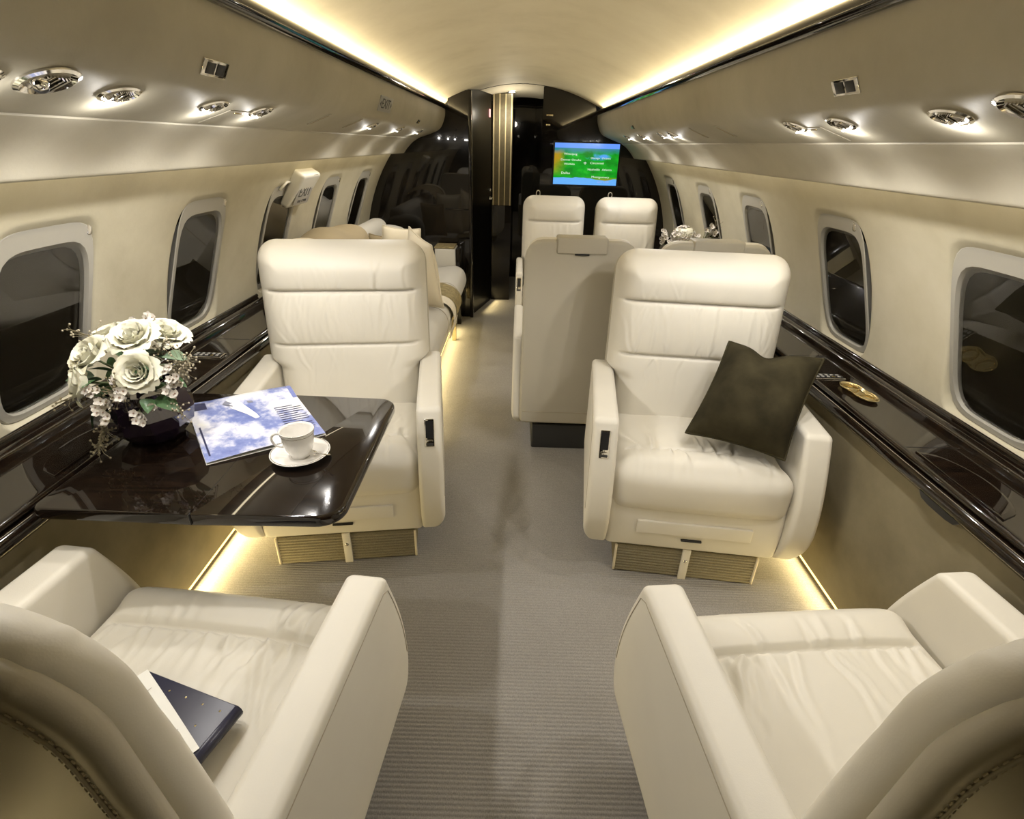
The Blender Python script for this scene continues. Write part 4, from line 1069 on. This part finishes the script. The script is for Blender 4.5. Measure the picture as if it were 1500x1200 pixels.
# ================================================================== FAR FLOWERS
T = thing('flower_bowl', 'low bowl holding the far bouquet on the right ledge', 'bowl', (.93, 3.02, .86))
T.location = (.90, 3.05, .70)
V, F = lathe([(0, 0), (.05, 0), (.085, .06), (.095, .13), (.09, .13), (.08, .06), (.04, .01), (0, .01)], 20); obj('bowl', V, F, M['vase'], T)
bevbox('stand', (-.12, .12, -.12, .12, -.72+.02, 0), M['lacquer'], T, .004) if False else None
TB = thing('far_folding_table', 'black wood table between the two far pairs of seats', 'table', (.80, 3.05, .69))
bevbox('table_top', (-.32, .22, -.26, .26, -.022, .0), M['lacquer'], TB, .008); bevbox('support_arm', (.10, .22, -.04, .04, -.10, -.022), M['black'], TB, .005)
CH = thing('white_hydrangea', 'round white mophead bloom in the far bouquet', 'flower', (.885, 3.00, .965), 0); rng = random.Random(9); vs = []
for i in range(90):
    a = rng.uniform(0, 2*PI); z = rng.uniform(-.3, 1); r_ = math.sqrt(max(0, 1-z*z)); p = Vector((r_*math.cos(a)*.062, r_*math.sin(a)*.055, z*.060))
    o = bpy.data.objects.new('floret', WAX); COL.objects.link(o); o.parent = CH
    o.matrix_local = Matrix.Translation(p) @ p.to_track_quat('Z', 'Y').to_matrix().to_4x4() @ Matrix.Diagonal((1.5, 1.5, 1.5, 1))
V, F = lathe([(0, -.02), (.045, -.01), (.058, .02), (.04, .05), (0, .056)], 16); obj('bloom_core', V, F, M['petal'], CH)
wax_sprig((.84, 2.98, .86), [(.775, 2.98, .99), (.79, 2.98, .965), (.81, 2.96, .94), (.77, 2.99, .95)], 'small white blossoms at the left of the far bouquet', 11, 1.4, 'small blossoms of the far bouquet')
wax_sprig((.95, 3.0, .86), [(.95, 2.98, .975), (.97, 2.98, .95), (.99, 3.0, .93), (.93, 2.96, .93)], 'small white blossoms in the middle right of the far bouquet', 12, 1.4, 'small blossoms of the far bouquet')
wax_sprig((.97, 3.02, .86), [(1.03, 3.0, 1.03), (1.05, 3.0, .99), (1.04, 3.0, .95), (1.01, 3.0, 1.0)], 'small white blossoms at the right of the far bouquet', 13, 1.4, 'small blossoms of the far bouquet')
seed_sprig((.95, 3.03, .84), (1.06, 3.03, 1.02), 70, 'grey seeded sprigs at the right of the far bouquet', 14, M['seedpale'], .045, 'seeded sprigs of the far bouquet')

# ================================================================== OVERHEAD FITTINGS
def soff_frame(s, y, u):
    """frame on the soffit at parameter u along the main panel; local x = aft-forward, y = outboard, z = out of the surface"""
    P = SOFF; L = [0]
    for a, b_ in zip(P, P[1:]): L.append(L[-1]+math.hypot(b_[0]-a[0], b_[1]-a[1]))
    x_t = u
    for (x0, z0), (x1, z1) in zip(P, P[1:]):
        if x1 >= x_t and x1 > x0:
            t = (x_t-x0)/(x1-x0); z = z0+(z1-z0)*t; break
    tx, tz = x1-x0, z1-z0; n_ = math.hypot(tx, tz); tx /= n_; tz /= n_
    yv = Vector((s*tx, 0, tz)); zv = Vector((s*tz, 0, -tx)); xv = yv.cross(zv)
    return frame(xv, yv, zv, (s*x_t, y, z))
LAB = {(-1, .76): 'lit chrome reading light at the left edge of the photo', (-1, 1.037): 'brightly lit reading light over the black table, left overhead panel', (-1, 1.348): 'lit reading light in the left overhead panel just aft of the small screen grille', (-1, 1.586): 'lit reading light over the seat behind the table, left overhead panel',
       (-1, 2.753): 'nearest of three lit reading lights above the sofa', (-1, 3.363): 'middle of three lit reading lights above the sofa', (-1, 4.004): 'farthest of three lit reading lights above the sofa',
       (1, 1.023): 'brightest lit reading light in the right overhead panel', (1, 1.362): 'lit reading light over the pillow seat, nearer of two', (1, 1.586): 'lit reading light over the pillow seat, farther of two set by a thin panel line',
       (1, 2.836): 'nearest of four far lit reading lights on the right', (1, 3.036): 'second nearest of four far lit reading lights on the right', (1, 3.543): 'third of four far lit reading lights on the right', (1, 4.021): 'farthest of four far lit reading lights on the right'}
RAMIFY = {}
def fixture_meshes():
    V, F = lathe([(.030, -.004), (.036, .0005), (.036, .003), (.031, .005), (.026, .001), (.022, -.004)], 28); RAMIFY['bez'] = (V, F)
    parts = []
    for k in range(7):
        a = -.9+k*.3; parts.append(box(-.018+.0055*k, -.0155+.0055*k, -.016, .016, -.002, .009+.003*math.sin(k*1.1)))
    RAMIFY['fins'] = join(parts)
    V, F = lathe([(0, .015), (.006, .014), (.0105, .009), (.011, .002), (.010, -.002)], 20); RAMIFY['ball'] = (V, F)
    V, F = lathe([(0, .0165), (.0055, .016), (.0075, .013)], 16); RAMIFY['lens'] = (V, F)
fixture_meshes()
def mesh_of(key, mat):
    k2 = key+mat.name
    if k2 not in RAMIFY:
        V, F = RAMIFY[key]; me = bpy.data.meshes.new(key); me.from_pydata([tuple(v) for v in V], [], [f[::-1] for f in F] if key in ('lens', 'ball') else F); me.materials.append(mat); me.shade_smooth(); me.set_sharp_from_angle(angle=math.radians(40)); RAMIFY[k2] = me
    return RAMIFY[k2]
def child(name, me, parent, M4=None):
    o = bpy.data.objects.new(name, me); COL.objects.link(o); o.parent = parent
    if M4 is not None: o.matrix_local = M4
    return o
for s, y, pw in READING:
    m4 = soff_frame(s, y, .706)
    t = thing('reading_light', LAB.get((s, y), 'lit chrome reading light in the overhead panel behind the camera'), 'light', group='chrome reading lights in the overhead panels'); t.matrix_world = m4
    if y < .7: t['group'] = 'reading lights aft of the camera'
    st = Matrix.Diagonal((1.25, .85, 1, 1))
    child('bezel', mesh_of('bez', M['chrome']), t, st); child('reflector_fins', mesh_of('fins', M['chrome']), t, Matrix.Diagonal((1, .8, .8, 1)))
    child('lamp_head', mesh_of('ball', M['chrome']), t, Matrix.Translation((.004, .010, -.004)) @ Matrix.Rotation(-.7, 4, 'X')); child('lens', mesh_of('lens', M['lamp']), t, Matrix.Translation((.004, .010, -.0035)) @ Matrix.Rotation(-.7, 4, 'X'))
    p = m4 @ Vector((.004, .026, .026)); spl = m4 @ Vector((s*.022, .038, .019))
    point('lamp_splash', spl, P_SPLASH*pw, COOL, .009)
    spot('reading_lamp', p, (p.x-s*.06, p.y+(.0), 0), P_SPOT*pw, COOL, 158, .55, .012)
# gasper / speaker roundels without a lamp
for s, y, lab in ((-1, .872, 'unlit round chrome air vent in the left overhead panel'), (1, .86, 'unlit round chrome air vent at the right edge of the photo')):
    t = thing('air_vent', lab, 'air vent', group='chrome air vents overhead'); t.matrix_world = soff_frame(s, y, .695)
    child('bezel', mesh_of('bez', M['chrome']), t, Matrix.Diagonal((1.35, 1.15, 1, 1))); child('fins', mesh_of('fins', M['chrome']), t, Matrix.Diagonal((1.25, 1.1, .7, 1)))
    child('nozzle', mesh_of('ball', M['chrome']), t, Matrix.Translation((.018*s*-1, 0, 0))); child('nozzle', mesh_of('ball', M['dark']), t, Matrix.Translation((.0, .014, -.003)))
# twin grilles
for s, y in ((-1, 1.222), (1, 1.23)):
    t = thing('overhead_grille', 'small chrome plate with two dark squares in the %s overhead panel' % ('left' if s < 0 else 'right'), 'grille', group='chrome twin grilles overhead'); t.matrix_world = soff_frame(s, y, .626)
    bevbox('plate', (-.047, .047, -.016, .016, -.002, .003), M['chrome'], t, .0015)
    for x in (-.019, .019): bevbox('dark_window', (x-.0155, x+.0155, -.011, .011, .002, .0042), M['black'], t, .001)
# slots
for s, y, lab in ((-1, 2.05, 'nearer thin air slot in the left overhead panel'), (-1, 2.45, 'farther thin air slot in the left overhead panel'), (1, 2.126, 'nearer thin air slot in the right overhead panel'), (1, 2.444, 'farther thin air slot in the right overhead panel')):
    t = thing('air_slot', lab, 'air vent', group='thin air slots overhead'); t.matrix_world = soff_frame(s, y, .71)
    bevbox('slot_frame', (-.010, .010, -.045, .045, -.002, .0018), M['soffit'], t, .001); bevbox('slot', (-.0035, .0035, -.036, .036, .001, .0024), M['brownthrow'], t, .0005)
# oxygen box doors (thin outlined panels) and small switch
for s, y, lab in ((1, 1.53, 'thin outlined service door beside the far reading light, right overhead panel'), (-1, 1.50, 'thin outlined service door beside the far reading light, left overhead panel')):
    t = thing('service_door', lab, 'panel', group='service doors in the overhead panels'); t.matrix_world = soff_frame(s, y, .755)
    bevbox('door_panel', (-.055, .055, -.04, .05, -.001, .0012), M['soffit'], t, .0006); bevbox('latch', (-.02, .02, -.032, -.026, .001, .0028), M['gold'], t, .0008)
for s, y in ((-1, 3.578), (1, 3.495)):
    t = thing('overhead_switch', 'tiny dark switch near the front of the %s overhead panel' % ('left' if s < 0 else 'right'), 'switch', group='small dark switches overhead'); t.matrix_world = soff_frame(s, y, .634)
    bevbox('plate', (-.035, .035, -.011, .011, -.001, .003), M['black'], t, .001); bevbox('key', (-.012, .012, -.007, .007, .003, .005), M['gold'], t, .001)
# EXIT placard
t = thing('exit_placard', 'grey EXIT placard on the left overhead panel', 'sign'); m4 = soff_frame(-1, 2.66, .616); t.matrix_world = m4
poly_prism('plate', rrect(-.118, .118, -.031, .031, .004, 3), -.002, .002, M['placard'], t, .0008)
textobj('lettering', 'EXIT', .056, M['ink'], t, Matrix.Translation((0, 0, .0024)) @ Matrix.Rotation(PI, 4, 'Z'), sx=1.35)
for q in (-1, 1): obj('arrow', [(q*.088, .012, .0027), (q*.108, 0, .0027), (q*.088, -.012, .0027)], [(0, 1, 2) if q < 0 else (2, 1, 0)], M['ink'], t, False)
# emergency exit handle cover on the left wall
zc = 1.19; yc = 2.79; xw = -wallx(zc)
nrm = Vector((-(xw), 0, -(zc-Z0))).normalized(); up_ = Vector((nrm.z*-1*-1, 0, 0))
yv = Vector((0, 1, 0)); zv = nrm; uv_ = zv.cross(yv); uv_ = uv_ if uv_.z > 0 else -uv_
t = thing('exit_handle_cover', 'cream plastic EXIT handle cover on the left wall between two windows', 'box'); t.matrix_world = frame(-yv if (-yv).cross(uv_).dot(zv) > 0 else yv, uv_, zv, (xw, yc, zc))
V, F = rbox(.235, .185, .055, .016, .02, 4); x, y, z = V.T; V = np.stack((x, y, (z+.018)*(1+.25*np.clip(y/.09, -1, 1))), 1); obj('cover', V, F, M['white'], t)
bevbox('label_plate', (-.095, .095, -.070, .055, .043, .047), M['placard'], t, .001)
bevbox('release_slot', (.02, .075, .080, .088, .030, .052), M['black'], t, .001)
textobj('lettering', 'EXIT', .075, M['ink'], t, Matrix.Translation((.0, -.004, .0475)))
textobj('lettering', 'PULL COVER', .020, M['ink'], t, Matrix.Translation((.0, -.052, .0475)))
V, F = tube([(-.115, .03, .004), (-.16, .035, .006), (-.20, -.005, .002)], .006, 6); obj('side_wing', V, F, M['white'], t)

# ================================================================== MAP SCREEN
def screen():
    T = thing('map_screen', 'lit moving map screen on the black right bulkhead', 'screen', (.535, 4.885, 1.262))
    w_, h_ = .268, .158
    bevbox('bezel', (-w_-.012, w_+.012, -.012, .014, -h_-.012, h_+.012), M['black'], T, .004)
    V = [(-w_, -.0132, -h_), (w_, -.0132, -h_), (w_, -.0132, h_), (-w_, -.0132, h_)]
    m, nt, b = new_mat('map_display'); tc = nt.nodes.new('ShaderNodeUVMap'); sp = nt.nodes.new('ShaderNodeSeparateXYZ'); nt.links.new(tc.outputs[0], sp.inputs[0])
    def mth(op, a, c):
        n = nt.nodes.new('ShaderNodeMath'); n.operation = op
        for i, q in enumerate((a, c)):
            if isinstance(q, (int, float)): n.inputs[i].default_value = q
            else: nt.links.new(q, n.inputs[i])
        return n.outputs[0]
    def mix(f, a, c):
        n = nt.nodes.new('ShaderNodeMix'); n.data_type = 'RGBA'
        nt.links.new(f, n.inputs[0])
        for i, q in ((6, a), (7, c)):
            if isinstance(q, tuple): n.inputs[i].default_value = (*q, 1)
            else: nt.links.new(q, n.inputs[i])
        return n.outputs[2]
    n1 = noise(nt, tc.outputs[0], 4.5, 5, .6); n2 = noise(nt, tc.outputs[0], 2.0, 3, .5)
    land = ramp(nt, n1, [(.35, (.0, .20, .008)), (.55, (.0, .36, .01)), (.75, (.02, .52, .02))])
    wx = mth('SUBTRACT', .20, sp.outputs[0]); wx = mth('ADD', wx, mth('MULTIPLY', mth('SUBTRACT', n1, .5), .35)); wx = mth('MULTIPLY', wx, mth('SUBTRACT', sp.outputs[1], .2)); brown = mth('MULTIPLY', wx, 14)
    bc = nt.nodes.new('ShaderNodeClamp'); nt.links.new(brown, bc.inputs[0]); land = mix(bc.outputs[0], land, (.42, .26, .01))
    # top band: hazy teal then sky
    teal = mth('MULTIPLY', mth('SUBTRACT', mth('ADD', sp.outputs[1], mth('MULTIPLY', n1, .25)), .86), 9); c2 = nt.nodes.new('ShaderNodeClamp'); nt.links.new(teal, c2.inputs[0])
    land = mix(c2.outputs[0], land, (.03, .22, .26))
    lk = mth('MULTIPLY', mth('MAXIMUM', 0, mth('SUBTRACT', 1, mth('MULTIPLY', mth('ADD', mth('POWER', mth('MULTIPLY', mth('SUBTRACT', sp.outputs[0], .68), 4.6), 2), mth('POWER', mth('MULTIPLY', mth('SUBTRACT', sp.outputs[1], .68), 11), 2)), 1.0))), mth('MULTIPLY', mth('SUBTRACT', n1, .42), 9)); c3 = nt.nodes.new('ShaderNodeClamp'); nt.links.new(lk, c3.inputs[0])
    land = mix(c3.outputs[0], land, (.08, .36, .85))
    sky = mth('MULTIPLY', mth('SUBTRACT', sp.outputs[1], .875), 60); c4 = nt.nodes.new('ShaderNodeClamp'); nt.links.new(sky, c4.inputs[0]); land = mix(c4.outputs[0], land, (.13, .32, .95))
    sea = mth('MULTIPLY', mth('SUBTRACT', mth('SUBTRACT', .155, sp.outputs[1]), mth('MULTIPLY', mth('SUBTRACT', n2, .5), .30)), 60); c5 = nt.nodes.new('ShaderNodeClamp'); nt.links.new(sea, c5.inputs[0]); land = mix(c5.outputs[0], land, (.13, .42, .92))
    nt.links.new(land, b.inputs['Emission Color']); b.inputs['Emission Strength'].default_value = 1.25; b.inputs['Base Color'].default_value = (.0, .0, .0, 1); b.inputs['Roughness'].default_value = .15
    o = obj('display', V, [(0, 1, 2, 3)], m, T, False); uv = o.data.uv_layers.new(name='UVMap')
    for i, q in enumerate(((0, 0), (1, 0), (1, 1), (0, 1))): uv.data[i].uv = q
    glow = emit('screen_text_glow', (.85, .95, .9), .85); bluetxt = emit('blue_text_glow', (.35, .40, 1), .9)
    def tx(body, u_, v_, size=.020, mat=None):
        size *= 1.15
        textobj('caption', body, size, mat or glow, T, frame((1, 0, 0), (0, 0, 1), (0, -1, 0), (-w_+2*w_*u_, -.0138, -h_+2*h_*v_)), sx=1.25)
    tx('Winnipeg', .25, .74); tx('Chicago  Ottawa', .72, .655, .017); tx('Denver Omaha', .26, .60, .019); tx('Cincinnati', .67, .535, .020); tx('Wichita', .24, .50)
    tx('Nashville  Atlanta', .72, .38, .020); tx('Dallas', .19, .28, .022); tx('Montgomery', .74, .20, .020); tx('GMT 14:20', .79, .075, .015, bluetxt)
    # aircraft symbol
    p = [(0, .012), (.002, .004), (.014, 0), (.014, -.002), (.002, -.002), (.001, -.010), (.005, -.013), (-.005, -.013), (-.001, -.010), (-.002, -.002), (-.014, -.002), (-.014, 0), (-.002, .004)]
    V = [(-w_+2*w_*.485+x, -.0138, -h_+2*h_*.535+z) for x, z in p]; obj('aircraft_symbol', V, [tuple(range(len(V)))], glow, T, False)
screen()
